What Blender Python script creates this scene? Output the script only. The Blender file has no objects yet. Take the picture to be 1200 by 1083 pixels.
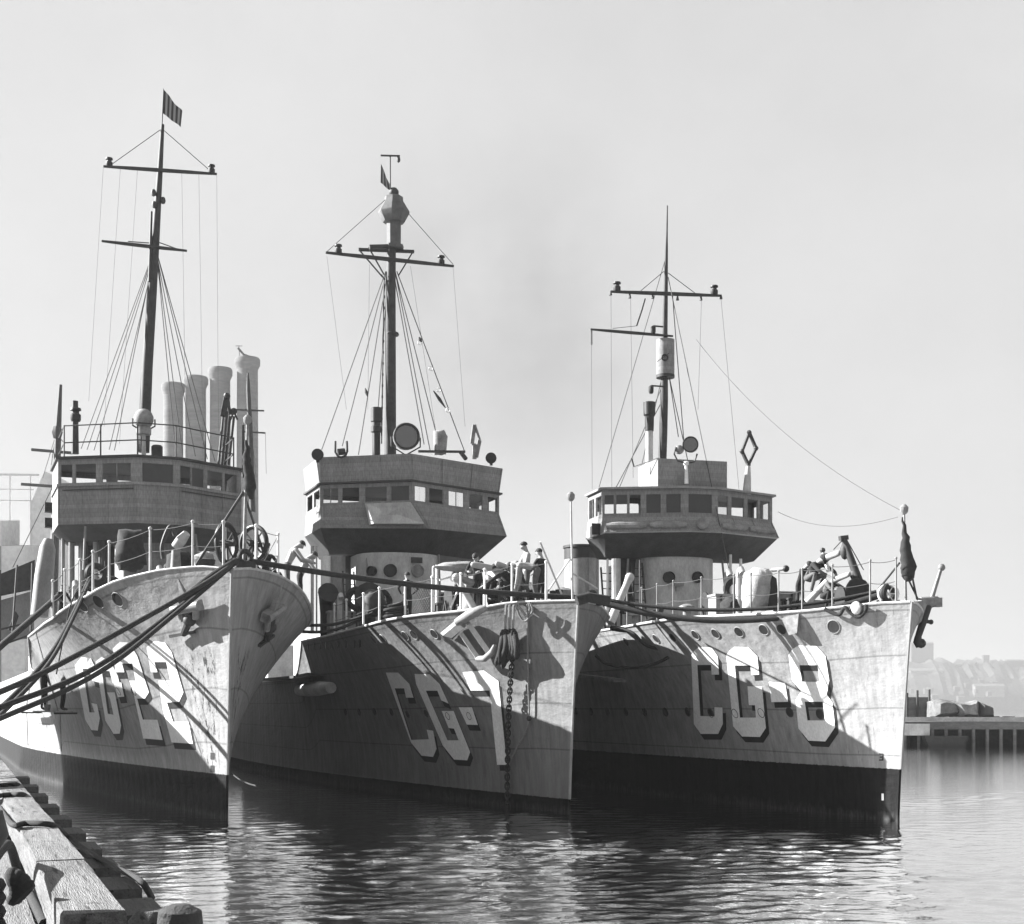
SKYPOW,SKYSTR,EXPO,HAZE,WSLOPE=.1,.15,2.3,.0004,.023
import bpy, bmesh, math, random
from mathutils import Vector, Matrix
from mathutils.bvhtree import BVHTree
random.seed(7)
R = math.radians
SC = bpy.context.scene
COL = SC.collection
# ------------------------------------------------------------------ camera model (1200 x 1083 photograph, level camera, rising front)
F, HOR, HC, CX = 1656.0, 829.0, 2.8, 600.0
def at(px, py, d):
    return Vector(((px-CX)/F*d, d, HC+(HOR-py)/F*d))
def proj(p):
    return (CX+F*p.x/p.y, HOR-F*(p.z-HC)/p.y)
# ------------------------------------------------------------------ materials
MATS = {}
def nodes_of(m):
    m.use_nodes = True
    nt = m.node_tree; nt.nodes.clear()
    out = nt.nodes.new('ShaderNodeOutputMaterial')
    b = nt.nodes.new('ShaderNodeBsdfPrincipled')
    nt.links.new(b.outputs[0], out.inputs[0])
    return nt, b
def g3(v): return (v, v, v, 1)
def mat(name, g, rough=.7, var=.25, scale=3.0, stretch=(1,1,1), spec=.3, bump=0.0, metal=0.0, fine=0.12, rot=0.0, lines=0.0, cracks=False):
    """grey paint / wood / cloth with two octaves of wear"""
    if name in MATS: return MATS[name]
    m = bpy.data.materials.new(name); nt, b = nodes_of(m)
    tc = nt.nodes.new('ShaderNodeTexCoord')
    mp = nt.nodes.new('ShaderNodeMapping'); mp.inputs['Scale'].default_value = stretch
    if rot:
        rm = nt.nodes.new('ShaderNodeMapping'); rm.inputs['Rotation'].default_value = (0,0,rot)
        nt.links.new(tc.outputs['Object'], rm.inputs[0]); nt.links.new(rm.outputs[0], mp.inputs[0])
    else: nt.links.new(tc.outputs['Object'], mp.inputs[0])
    n1 = nt.nodes.new('ShaderNodeTexNoise'); n1.inputs['Scale'].default_value = scale; n1.inputs['Detail'].default_value = 6
    n1.inputs['Roughness'].default_value = .65
    n2 = nt.nodes.new('ShaderNodeTexNoise'); n2.inputs['Scale'].default_value = scale*9; n2.inputs['Detail'].default_value = 3
    nt.links.new(mp.outputs[0], n1.inputs[0]); nt.links.new(mp.outputs[0], n2.inputs[0])
    a = nt.nodes.new('ShaderNodeMapRange'); a.inputs[1].default_value = .3; a.inputs[2].default_value = .7
    a.inputs[3].default_value = g*(1-var); a.inputs[4].default_value = g*(1+var)
    nt.links.new(n1.outputs[0], a.inputs[0])
    c = nt.nodes.new('ShaderNodeMapRange'); c.inputs[1].default_value = .3; c.inputs[2].default_value = .7
    c.inputs[3].default_value = 1-fine; c.inputs[4].default_value = 1+fine
    nt.links.new(n2.outputs[0], c.inputs[0])
    mu = nt.nodes.new('ShaderNodeMath'); mu.operation = 'MULTIPLY'
    nt.links.new(a.outputs[0], mu.inputs[0]); nt.links.new(c.outputs[0], mu.inputs[1])
    res = mu.outputs[0]
    if cracks:
        # drying splits along the grain and dark knots
        mc = nt.nodes.new('ShaderNodeMapping'); mc.inputs['Scale'].default_value = (1.1,16,16); nt.links.new(rm.outputs[0], mc.inputs[0])
        nc = nt.nodes.new('ShaderNodeTexNoise'); nc.inputs['Scale'].default_value = 1.3; nc.inputs['Detail'].default_value = 5; nt.links.new(mc.outputs[0], nc.inputs[0])
        rc = nt.nodes.new('ShaderNodeMapRange'); nt.links.new(nc.outputs[0], rc.inputs[0]); rc.inputs[1].default_value=.60; rc.inputs[2].default_value=.66; rc.inputs[3].default_value=1; rc.inputs[4].default_value=.28
        nk = nt.nodes.new('ShaderNodeTexNoise'); nk.inputs['Scale'].default_value = 5; nk.inputs['Detail'].default_value = 3; nt.links.new(rm.outputs[0], nk.inputs[0])
        rk = nt.nodes.new('ShaderNodeMapRange'); nt.links.new(nk.outputs[0], rk.inputs[0]); rk.inputs[1].default_value=.66; rk.inputs[2].default_value=.70; rk.inputs[3].default_value=1; rk.inputs[4].default_value=.45
        for q in (rc,rk):
            mm_ = nt.nodes.new('ShaderNodeMath'); mm_.operation='MULTIPLY'; nt.links.new(res, mm_.inputs[0]); nt.links.new(q.outputs[0], mm_.inputs[1]); res = mm_.outputs[0]
    if lines:
        # tongued boarding: thin dark joints every `lines` metres of height, each board a little different
        sx = nt.nodes.new('ShaderNodeSeparateXYZ'); nt.links.new(tc.outputs['Object'], sx.inputs[0])
        dv = nt.nodes.new('ShaderNodeMath'); dv.operation='DIVIDE'; nt.links.new(sx.outputs[2], dv.inputs[0]); dv.inputs[1].default_value=lines
        fr = nt.nodes.new('ShaderNodeMath'); fr.operation='FRACT'; nt.links.new(dv.outputs[0], fr.inputs[0])
        fl = nt.nodes.new('ShaderNodeMath'); fl.operation='FLOOR'; nt.links.new(dv.outputs[0], fl.inputs[0])
        wn = nt.nodes.new('ShaderNodeTexWhiteNoise'); wn.noise_dimensions='1D'; nt.links.new(fl.outputs[0], wn.inputs['W'])
        a1 = nt.nodes.new('ShaderNodeMapRange'); nt.links.new(fr.outputs[0], a1.inputs[0]); a1.inputs[1].default_value=.0; a1.inputs[2].default_value=.09; a1.inputs[3].default_value=.62; a1.inputs[4].default_value=1
        a2 = nt.nodes.new('ShaderNodeMapRange'); nt.links.new(wn.outputs['Value'], a2.inputs[0]); a2.inputs[3].default_value=.88; a2.inputs[4].default_value=1.1
        m1 = nt.nodes.new('ShaderNodeMath'); m1.operation='MULTIPLY'; nt.links.new(a1.outputs[0], m1.inputs[0]); nt.links.new(a2.outputs[0], m1.inputs[1])
        m2 = nt.nodes.new('ShaderNodeMath'); m2.operation='MULTIPLY'; nt.links.new(m1.outputs[0], m2.inputs[0]); nt.links.new(res, m2.inputs[1]); res = m2.outputs[0]
    nt.links.new(res, b.inputs['Base Color'])
    b.inputs['Roughness'].default_value = rough
    b.inputs['Specular IOR Level'].default_value = spec
    b.inputs['Metallic'].default_value = metal
    if bump:
        bp = nt.nodes.new('ShaderNodeBump'); bp.inputs['Strength'].default_value = bump; bp.inputs['Distance'].default_value = .03
        nt.links.new(n2.outputs[0], bp.inputs['Height']); nt.links.new(bp.outputs[0], b.inputs['Normal'])
    MATS[name] = m
    return m
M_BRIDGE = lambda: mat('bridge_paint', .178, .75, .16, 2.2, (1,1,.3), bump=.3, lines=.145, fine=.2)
M_UNDER = lambda: mat('underside_dark', .05, .75, .3, 2.2, (1,1,.4), bump=.3)  # darker tone on the downward-facing bridge faces and one post
M_GREY = lambda: mat('grey_paint', .19, .7, .2, 2.2, (1,1,.5))
M_LIGHT = lambda: mat('light_grey_paint', .36, .65, .28, 2.2, (1,1,.5))
M_WHITE = lambda: mat('white_paint', .6, .6, .12, 3)
M_DARK = lambda: mat('dark_paint', .032, .65, .4, 4)
M_BLACK = lambda: mat('black_paint', .018, .55, .4, 4)
M_DECK = lambda: mat('deck_planking', .14, .8, .3, 2, (1,6,1))
M_ROPE = lambda: mat('tarred_rope', .022, .85, .4, 20, bump=.5)
M_HEMP = lambda: mat('hemp_rope', .16, .9, .3, 25, bump=.4)
M_WIRE = lambda: mat('rigging_wire', .05, .7, .3, 10)
M_CANVAS = lambda: mat('canvas_cloth', .29, .9, .4, 2.2, bump=.5)
M_CANVASD = lambda: mat('weathered_canvas', .20, .9, .35, 3, bump=.5)
M_STEEL = lambda: mat('worn_steel', .16, .5, .4, 6)
M_DKCLOTH = lambda: mat('dark_cloth', .022, .95, .4, 8, bump=.3)
def glass(name, dark=.02):
    if name in MATS: return MATS[name]
    m = bpy.data.materials.new(name); m.use_nodes = True
    nt = m.node_tree; nt.nodes.clear()
    out = nt.nodes.new('ShaderNodeOutputMaterial'); mx = nt.nodes.new('ShaderNodeMixShader')
    tr = nt.nodes.new('ShaderNodeBsdfTransparent'); tr.inputs[0].default_value = g3(.8)
    gl = nt.nodes.new('ShaderNodeBsdfGlossy'); gl.inputs['Roughness'].default_value = .04; gl.inputs[0].default_value = g3(.9)
    fr = nt.nodes.new('ShaderNodeFresnel'); fr.inputs[0].default_value = 1.5
    nt.links.new(fr.outputs[0], mx.inputs[0]); nt.links.new(tr.outputs[0], mx.inputs[1]); nt.links.new(gl.outputs[0], mx.inputs[2])
    nt.links.new(mx.outputs[0], out.inputs[0])
    MATS[name] = m
    return m
# ------------------------------------------------------------------ mesh builder
class MB:
    def __init__(s): s.v=[]; s.f=[]; s.m=[]; s.mats=[]
    def mi(s, m):
        if m is None: m=M_GREY()
        if m not in s.mats: s.mats.append(m)
        return s.mats.index(m)
    def add(s, vs, fs, m):
        o=len(s.v); k=s.mi(m)
        s.v += [tuple(p) for p in vs]
        for f in fs: s.f.append(tuple(i+o for i in f)); s.m.append(k)
        return s
    def quad(s, a,b,c,d, m): return s.add([a,b,c,d],[(0,1,2,3)],m)
    def poly(s, pts, m): return s.add(pts,[tuple(range(len(pts)))],m)
    def box(s, c, size, m, rot=None):
        hx,hy,hz=[q/2 for q in size]; c=Vector(c)
        vs=[Vector((x,y,z)) for x in(-hx,hx) for y in(-hy,hy) for z in(-hz,hz)]
        if rot is not None: vs=[rot@q for q in vs]
        vs=[c+q for q in vs]
        return s.add(vs,[(0,1,3,2),(4,6,7,5),(0,4,5,1),(2,3,7,6),(0,2,6,4),(1,5,7,3)],m)
    def hexa(s, a, b, m):
        """box between two quads a (4 pts) and b (4 pts)"""
        return s.add(list(a)+list(b),[(3,2,1,0),(4,5,6,7),(0,1,5,4),(1,2,6,5),(2,3,7,6),(3,0,4,7)],m)
    def bar(s, a, b, w, h, m, up=(0,0,1)):
        a=Vector(a); b=Vector(b); d=(b-a).normalized(); u=Vector(up)
        if abs(d.dot(u))>.95: u=Vector((1,0,0))
        sx=d.cross(u).normalized()*w/2; sy=sx.cross(d).normalized()*h/2
        q=lambda p:[p-sx-sy,p+sx-sy,p+sx+sy,p-sx+sy]
        return s.hexa(q(a),q(b),m)
    def tube(s, pts, r, m, n=8, cap=True):
        pts=[Vector(p) for p in pts]; k=len(pts)
        rs=r if isinstance(r,(list,tuple)) else [r]*k
        vs=[]; prev=None
        for i,p in enumerate(pts):
            d=(pts[min(i+1,k-1)]-pts[max(i-1,0)])
            d=d.normalized() if d.length>1e-9 else Vector((0,0,1))
            if prev is None:
                u=Vector((0,0,1)) if abs(d.z)<.9 else Vector((1,0,0))
                a=d.cross(u).normalized()
            else:
                a=prev-d*prev.dot(d)
                a=a.normalized() if a.length>1e-6 else d.cross(Vector((.3,.5,.8))).normalized()
            prev=a; b=d.cross(a)
            for j in range(n):
                t=2*math.pi*j/n
                vs.append(p+(a*math.cos(t)+b*math.sin(t))*rs[i])
        fs=[]
        for i in range(k-1):
            for j in range(n):
                fs.append((i*n+j,i*n+(j+1)%n,(i+1)*n+(j+1)%n,(i+1)*n+j))
        if cap: fs+= [tuple(range(n-1,-1,-1)), tuple((k-1)*n+j for j in range(n))]
        return s.add(vs,fs,m)
    def lathe(s, prof, m, c=(0,0,0), n=20, rot=None):
        """prof: list of (r,z) swept about z"""
        vs=[];fs=[];k=len(prof);c=Vector(c)
        for r,z in prof:
            for j in range(n):
                t=2*math.pi*j/n; q=Vector((r*math.cos(t),r*math.sin(t),z))
                if rot is not None: q=rot@q
                vs.append(c+q)
        for i in range(k-1):
            for j in range(n): fs.append((i*n+j,i*n+(j+1)%n,(i+1)*n+(j+1)%n,(i+1)*n+j))
        fs+=[tuple(range(n-1,-1,-1)),tuple((k-1)*n+j for j in range(n))]
        return s.add(vs,fs,m)
    def ball(s, c, r, m, n=12, sq=(1,1,1), rot=None):
        prof=[]
        vs=[];fs=[];c=Vector(c);k=n//2
        for i in range(k+1):
            a=-math.pi/2+math.pi*i/k
            for j in range(n):
                t=2*math.pi*j/n
                q=Vector((math.cos(a)*math.cos(t)*r*sq[0],math.cos(a)*math.sin(t)*r*sq[1],math.sin(a)*r*sq[2]))
                if rot is not None: q=rot@q
                vs.append(c+q)
        for i in range(k):
            for j in range(n): fs.append((i*n+j,i*n+(j+1)%n,(i+1)*n+(j+1)%n,(i+1)*n+j))
        return s.add(vs,fs,m)
    def torus(s, c, Rr, r, m, rot=None, n=24, k=8):
        vs=[];fs=[];c=Vector(c)
        for i in range(n):
            a=2*math.pi*i/n
            for j in range(k):
                t=2*math.pi*j/k
                q=Vector(((Rr+r*math.cos(t))*math.cos(a),(Rr+r*math.cos(t))*math.sin(a),r*math.sin(t)))
                if rot is not None: q=rot@q
                vs.append(c+q)
        for i in range(n):
            for j in range(k): fs.append((i*k+j,((i+1)%n)*k+j,((i+1)%n)*k+(j+1)%k,i*k+(j+1)%k))
        return s.add(vs,fs,m)
    def build(s, name, parent=None, sharp=35, doubles=True):
        me=bpy.data.meshes.new(name); me.from_pydata(s.v,[],s.f)
        for m in s.mats: me.materials.append(m)
        me.polygons.foreach_set('material_index',s.m)
        bm=bmesh.new(); bm.from_mesh(me)
        if doubles: bmesh.ops.remove_doubles(bm,verts=bm.verts,dist=1e-5)
        bmesh.ops.recalc_face_normals(bm,faces=bm.faces)
        bm.to_mesh(me); bm.free()
        me.polygons.foreach_set('use_smooth',[True]*len(me.polygons))
        me.set_sharp_from_angle(angle=R(sharp))
        o=bpy.data.objects.new(name,me); COL.objects.link(o)
        if parent is not None: o.parent=parent
        return o
def tag(o, label=None, cat=None, group=None, kind=None):
    if label: o['label']=label
    if cat: o['category']=cat
    if group: o['group']=group
    if kind: o['kind']=kind
    return o
def empty(name, mw=None):
    o=bpy.data.objects.new(name,None); COL.objects.link(o); o.empty_display_size=.2
    if mw is not None: o.matrix_world=mw
    return o
def sag(a,b,s,n=14):
    a=Vector(a);b=Vector(b);out=[]
    for i in range(n+1):
        t=i/n; p=a.lerp(b,t); p.z-=4*s*t*(1-t); out.append(p)
    return out
# ------------------------------------------------------------------ ship frame: x forward, y port, z up, origin at the stem on the waterline
def lv(L,b,z): return Vector((-L,-b,z))           # L metres aft of stem, b metres to starboard
class Ship:
    def __init__(s, px, wl, theta, label, group, roll=0):
        d=F*HC/(wl-HOR); s.o=at(px,wl,d); s.o.z=0
        s.M=Matrix.Translation(s.o)@Matrix.Rotation(R(theta-90),4,'Z')@Matrix.Rotation(R(roll),4,'X')
        s.I=s.M.inverted(); s.cam=s.I@Vector((0,0,HC))
        s.e=empty('destroyer',s.M); tag(s.e,label,'warship',group)
    def w(s,p): return s.M@Vector(p)
    def px(s,p): return proj(s.M@Vector(p))
    def ray(s,px,py): return (s.I.to_3x3()@Vector(((px-CX)/F,1,(HOR-py)/F)))
    def _pl(s,px,py,i,val):
        r=s.ray(px,py); t=(val-s.cam[i])/r[i]; return s.cam+r*t
    def pb(s,px,py,b): return s._pl(px,py,1,-b)
    def pL(s,px,py,L): return s._pl(px,py,0,-L)
    def pz(s,px,py,z): return s._pl(px,py,2,z)
    def pair(s,pa,pc,py=700):
        """plan position (L, W) of two points mirrored about the centreline seen at pixel columns pa (starboard) and pc (port)"""
        Lc,bc=-s.cam.x,-s.cam.y
        ks=[]
        for px in (pa,pc):
            r=s.ray(px,py); ks.append((-r.y)/(-r.x))
        L=Lc-2*bc/(ks[0]+ks[1])
        return L, bc+(L-Lc)*ks[0]
    def on_hull(s,px,py,off=0.0,near=True):
        r=s.ray(px,py).normalized()
        h=s.bvh.ray_cast(s.cam,r)
        if h[0] is None and near:
            best=None
            for k in range(200):
                q=s.cam+r*(25+k*.3); c=s.bvh.find_nearest(q)
                if c[0] is not None and (best is None or c[3]<best[3]): best=c
            h=best
        if h is None or h[0] is None: return None,None
        n=h[1]
        if n.dot(r)>0: n=-n
        return h[0]+n*off, n
# ------------------------------------------------------------------ hulls
def hull_mat(name, g, boot, scuff=False):
    m=bpy.data.materials.new(name); nt,b=nodes_of(m); N=nt.nodes.new; Lk=nt.links.new
    def attr(n):
        a=N('ShaderNodeAttribute'); a.attribute_name=n; return a.outputs['Fac']
    def math_(op,a,b_=None,c=None):
        x=N('ShaderNodeMath'); x.operation=op
        for i,q in enumerate((a,b_,c)):
            if q is None: continue
            if isinstance(q,(int,float)): x.inputs[i].default_value=q
            else: Lk(q,x.inputs[i])
        return x.outputs[0]
    def rng(v,a0,a1,b0,b1):
        x=N('ShaderNodeMapRange'); Lk(v,x.inputs[0])
        for i,q in enumerate((a0,a1,b0,b1)): x.inputs[i+1].default_value=q
        return x.outputs[0]
    tc=N('ShaderNodeTexCoord'); obj=tc.outputs['Object']
    def noise(sc,stretch,det=5,rough=.6):
        mp=N('ShaderNodeMapping'); mp.inputs['Scale'].default_value=stretch; Lk(obj,mp.inputs[0])
        n=N('ShaderNodeTexNoise'); n.inputs['Scale'].default_value=sc; n.inputs['Detail'].default_value=det; n.inputs['Roughness'].default_value=rough
        Lk(mp.outputs[0],n.inputs[0]); return n.outputs[0]
    hz,hv,hu=attr('hz'),attr('hv'),attr('hu')
    big=noise(.5,(1,1,1)); streak=noise(5,(1,1,.12),6,.7); fine=noise(26,(1,1,1),3); patch=noise(1.3,(1,1,.7),7,.7)
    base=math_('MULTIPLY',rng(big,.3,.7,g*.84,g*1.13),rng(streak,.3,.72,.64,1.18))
    base=math_('MULTIPLY',base,rng(fine,.25,.75,.93,1.07))
    # dribbles of rust: dark narrow vertical marks, sparse
    rust=math_('MULTIPLY',rng(noise(9,(1,1,.09),4,.8),.60,.68,0,1),rng(patch,.47,.58,0,1))
    base=math_('MULTIPLY',base,rng(rust,0,1,1,.42))
    # plate seams along the strakes and butts
    for lv_ in (.30,.52,.76,.965):
        dd=math_('ABSOLUTE',math_('SUBTRACT',hv,lv_))
        base=math_('MULTIPLY',base,rng(dd,.0025,.005,.62,1))
    sep=N('ShaderNodeSeparateXYZ'); Lk(obj,sep.inputs[0])
    fr=math_('FRACT',math_('MULTIPLY',hu,.21))
    base=math_('MULTIPLY',base,rng(math_('ABSOLUTE',math_('SUBTRACT',fr,.5)),.001,.0025,.8,1))
    if scuff:
        inL=math_('MULTIPLY',rng(hu,.35,.55,0,1),rng(hu,1.5,1.9,1,0))
        inZ=math_('MULTIPLY',rng(hz,1.1,1.4,0,1),rng(hz,4.0,4.4,1,0))
        sp=rng(noise(5.5,(1,1,.35),6,.75),.53,.58,0,1)
        base=math_('MULTIPLY',base,rng(math_('MULTIPLY',math_('MULTIPLY',inL,inZ),sp),0,1,1,.08))
    edge=math_('ADD',hz,rng(noise(14,(1,1,.3),4),.3,.7,-.014,.014))
    isb=rng(edge,boot-.006,boot+.006,1,0)
    bl=rng(noise(7,(1,1,.1),5,.7),.3,.75,.003,.012)
    # slime and scum just above the water
    bl=math_('ADD',bl,math_('MULTIPLY',rng(math_('ADD',hz,rng(noise(5,(1,1,.6),4),.3,.7,-.12,.12)),.02,.22,.04,0),rng(noise(12,(1,1,.2),4),.4,.7,.2,1)))
    mx=N('ShaderNodeMix'); mx.data_type='FLOAT'
    Lk(isb,mx.inputs[0]); Lk(base,mx.inputs[2]); Lk(bl,mx.inputs[3])
    Lk(mx.outputs[0],b.inputs['Base Color'])
    b.inputs['Roughness'].default_value=.62; sp_=rng(isb,0,1,.22,.05); Lk(sp_,b.inputs['Specular IOR Level'])
    bp=N('ShaderNodeBump'); bp.inputs['Strength'].default_value=.55; bp.inputs['Distance'].default_value=.08
    hgt=math_('ADD',math_('MULTIPLY',noise(1.6,(1,1,1.6),3),.9),math_('MULTIPLY',fine,.1))
    # plating drawn in slightly between the frames
    hgt=math_('ADD',hgt,math_('MULTIPLY',math_('SINE',math_('MULTIPLY',hu,10.5)),.06))
    Lk(hgt,bp.inputs['Height']); Lk(bp.outputs[0],b.inputs['Normal'])
    return m
def interp(tab,x):
    if x<=tab[0][0]: return tab[0][1]
    for (a,b),(c,d) in zip(tab,tab[1:]):
        if x<=c: return b+(d-b)*(x-a)/(c-a)
    return tab[-1][1]
def make_hull(s, Bd, Ld, pd, Bw, Lw, pw, flare, deckpx, ub, zm, boot, g=.33, rake=.6, LT=84, scuff=False):
    bdk=lambda u: .03+Bd*(1-(1-min(max(u,0)/Ld,1))**pd)
    bwl=lambda u: .03+Bw*(1-(1-min(max(u,0)/Lw,1))**pw)
    s.bd=bdk
    h0=s.pb(deckpx[0][0],deckpx[0][1],0).z
    tab=[(0,h0)]
    for px,py in deckpx[1:]:
        lo,hi=0.0,ub+6
        z=tab[-1][1]
        for it in range(4):
            lo,hi=0.0,ub+8
            for k in range(40):
                u=(lo+hi)/2
                x=s.px(lv(u-rake*max(0,1-u/7),bdk(u),z))[0]
                if x>px: lo=u
                else: hi=u
            z=s.pb(px,py,bdk(u)).z
        if u>tab[-1][0]+.05: tab.append((u,z))
    s.sheer=tab; print(s.e.name,'sheer',[(round(a,2),round(b,2)) for a,b in tab])
    zub=interp(tab,ub)
    def zd(u):
        if u<=ub: return interp(tab,u)
        t=min(1,(u-ub)/1.6); t=1-(1-t)**2.2
        return zub+(zm-zub)*t
    s.zd=zd
    def pt(u,z):
        h=zd(u); t=max(0,min(1,z/h))
        f=1-.0 if u<=ub else 1
        bt=bdk(u)
        if u>ub: bt=bdk(u)+( (Bw+.05)-bdk(u))*min(1,(u-ub)/2.5)
        b=bwl(u)+(bt-bwl(u))*t**flare
        if u>66: b*=max(.05,1-((u-66)/(LT-66))**2.2)
        return lv(u-rake*t**1.3*max(0,1-u/7),b,z)
    s.pt=pt
    us=[0,.12,.3,.55,.85,1.2,1.6,2,2.5,3,3.6,4.2,5,5.8,6.6,7.5,8.5,9.5,10.5,11.6,12.7,13.8,15,16.2]
    us=[u for u in us if u<ub-.3]+[ub]+[ub+q for q in(.15,.35,.6,.9,1.25,1.6,2.5,4,7)]
    x=us[-1]
    while x+6<LT: x+=5; us.append(x)
    us.append(LT)
    nv=26
    verts=[];faces=[];av=[];az=[];au=[]
    for side in(1,-1):
        o=len(verts)
        for u in us:
            for j in range(nv+1):
                z=-.7+(zd(u)+.7)*j/nv
                p=pt(u,max(z,-.7)); 
                if z<0: q=pt(u,0); p=Vector((q.x,q.y,z))
                verts.append((p.x,p.y*side,p.z)); av.append(max(0,z)/zd(u)); az.append(z); au.append(u)
        for i in range(len(us)-1):
            for j in range(nv):
                a=o+i*(nv+1)+j; f=(a,a+nv+1,a+nv+2,a+1)
                faces.append(f if side==1 else f[::-1])
    n1=len(us)*(nv+1)
    for j in range(nv): faces.append((j,j+1,n1+j+1,n1+j))
    e=(len(us)-1)*(nv+1)
    for j in range(nv): faces.append((e+j,n1+e+j,n1+e+j+1,e+j+1))
    me=bpy.data.meshes.new('hull'); me.from_pydata(verts,[],faces)
    for nm,ar in(('hv',av),('hz',az),('hu',au)):
        a=me.attributes.new(nm,'FLOAT','POINT'); a.data.foreach_set('value',ar)
    me.materials.append(hull_mat('hull_paint',g,boot,scuff))
    bm=bmesh.new(); bm.from_mesh(me); bmesh.ops.recalc_face_normals(bm,faces=bm.faces)
    s.bvh=BVHTree.FromBMesh(bm); bm.to_mesh(me); bm.free()
    me.polygons.foreach_set('use_smooth',[True]*len(me.polygons)); me.set_sharp_from_angle(angle=R(40))
    s.hull=bpy.data.objects.new('hull',me); COL.objects.link(s.hull); s.hull.parent=s.e
    # deck, cambered
    dk=MB()
    for a,b in zip(us,us[1:]):
        rw=[]
        for u in(a,b):
            p=pt(u,zd(u)); hb_=(abs(p.y)-.035 if abs(p.y)>.06 else abs(p.y)*.4)
            rw.append([Vector((p.x-(.05 if u==0 else 0),hb_*f,p.z-.06+.07*hb_*(1-f*f))) for f in(-1,-.6,-.2,.2,.6,1)])
        for j in range(5): dk.quad(rw[0][j],rw[1][j],rw[1][j+1],rw[0][j+1],M_DECK())
    dk.build('deck',s.e)
    gw=MB()
    for sd in(1,-1):
        gw.tube([Vector((p.x,p.y*sd,p.z+.005)) for p in(pt(u,zd(u)) for u in us)],.035,M_LIGHT(),6)
    gw.build('gunwale',s.e)
    # stem bar
    sb=MB(); sb.tube([pt(0,boot+(h0-boot)*t)*1.0+Vector((.02,.03,0)) for t in [i/10 for i in range(0,11)]],.04,M_GREY(),6)
    sb.build('stem_bar',s.e)
    return s
def decal(s, name, loops, m, off, parent, shift=(0,0), step=7.0, label=None):
    """paint on the plating: pixel outlines laid on the hull surface as real, slightly raised faces"""
    bm=bmesh.new(); edges=[]
    for lp in loops:
        vs=[bm.verts.new((x+shift[0],y+shift[1],0)) for x,y in lp]
        for a,b in zip(vs,vs[1:]+vs[:1]): edges.append(bm.edges.new((a,b)))
    bmesh.ops.triangle_fill(bm,use_beauty=True,use_dissolve=False,edges=edges)
    xs=[v.co.x for v in bm.verts]; ys=[v.co.y for v in bm.verts]
    for ax,lo,hi in((0,min(xs),max(xs)),(1,min(ys),max(ys))):
        q=lo+step
        while q<hi:
            co=Vector((q,0,0)) if ax==0 else Vector((0,q,0)); no=Vector((1,0,0)) if ax==0 else Vector((0,1,0))
            bmesh.ops.bisect_plane(bm,geom=bm.verts[:]+bm.edges[:]+bm.faces[:],plane_co=co,plane_no=no,dist=1e-4); q+=step
    bad=[]
    for v in bm.verts:
        p,n=s.on_hull(v.co.x,v.co.y,off,False)
        if p is None: bad.append(v)
        else: v.co=p
    if bad: bmesh.ops.delete(bm,geom=bad,context='VERTS')
    bmesh.ops.recalc_face_normals(bm,faces=bm.faces)
    me=bpy.data.meshes.new(name); bm.to_mesh(me); bm.free(); me.materials.append(m)
    o=bpy.data.objects.new(name,me); COL.objects.link(o); o.parent=parent
    if label: o['label']=label
    return o
def crop(pts,x0,y0,sc): return [(x0+x/sc,y0+y/sc) for x,y in pts]
def portholes(s, pts, r=.17, name='porthole'):
    for px,py in pts:
        p,n=s.on_hull(px,py)
        if p is None: continue
        rot=n.to_track_quat('Z','Y').to_matrix(); mb=MB()
        mb.lathe([(r,-.02),(r,.012),(r*.01,.012)],M_BLACK(),p,14,rot)
        mb.torus(p+n*.008,r*1.03,.014,M_DARK() if r<.14 else M_GREY(),rot,16,6)
        mb.build(name,s.hull)
S22=Ship(266,959,22,'grey destroyer nearest the timber dock, with the number 22 on its bow','destroyers moored side by side',roll=0)
S7=Ship(667,953,20,'middle destroyer with a lantern topped crow\'s nest and its numbered side in shadow','destroyers moored side by side')
S8=Ship(1053,962,15,'destroyer beside open water, with the number 8 on its sunlit bow','destroyers moored side by side')
make_hull(S22,3.8,8.2,2.3,3.4,30,1.55,2.0,[(278,664),(235,664),(190,668),(150,677),(128,684),(95,703),(60,727)],17.0,4.2,1.10,scuff=True,g=.215)
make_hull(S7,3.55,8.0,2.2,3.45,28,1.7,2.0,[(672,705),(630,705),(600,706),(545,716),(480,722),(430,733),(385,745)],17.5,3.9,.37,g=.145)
make_hull(S8,3.55,8.5,2.2,3.45,28,1.7,2.0,[(1065,706),(1030,707),(1000,710),(945,716),(890,720),(800,724),(730,735)],22,3.9,1.28,g=.215)
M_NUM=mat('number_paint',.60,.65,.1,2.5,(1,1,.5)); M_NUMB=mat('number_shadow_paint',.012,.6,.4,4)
L8={'C':[crop([(752,335),(770,312),(797,290),(872,292),(908,345),(915,452),(872,452),(868,395),(788,395),(806,695),(890,697),(888,643),(935,645),(938,740),(910,800),(808,800),(768,742)],660,700,5)],
 'G':[crop([(957,338),(975,312),(1003,288),(1085,290),(1140,345),(1150,452),(1105,455),(1098,398),(1008,398),(1038,704),(1132,704),(1126,632),(1090,630),(1082,520),(1167,522),(1190,765),(1155,818),(1050,815),(998,755)],660,700,5)],
 '-':[crop([(86,276),(162,281),(176,370),(98,372)],880,730,4.0125)],
 '8':[crop([(178,150),(198,122),(225,105),(310,108),(352,155),(370,270),(358,335),(385,375),(398,490),(352,557),(272,553),(225,495),(212,362),(237,320),(195,270)],880,730,4.0125),
      crop([(230,198),(315,198),(325,276),(242,276)],880,730,4.0125),crop([(255,370),(340,370),(350,458),(268,458)],880,730,4.0125)]}
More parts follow.
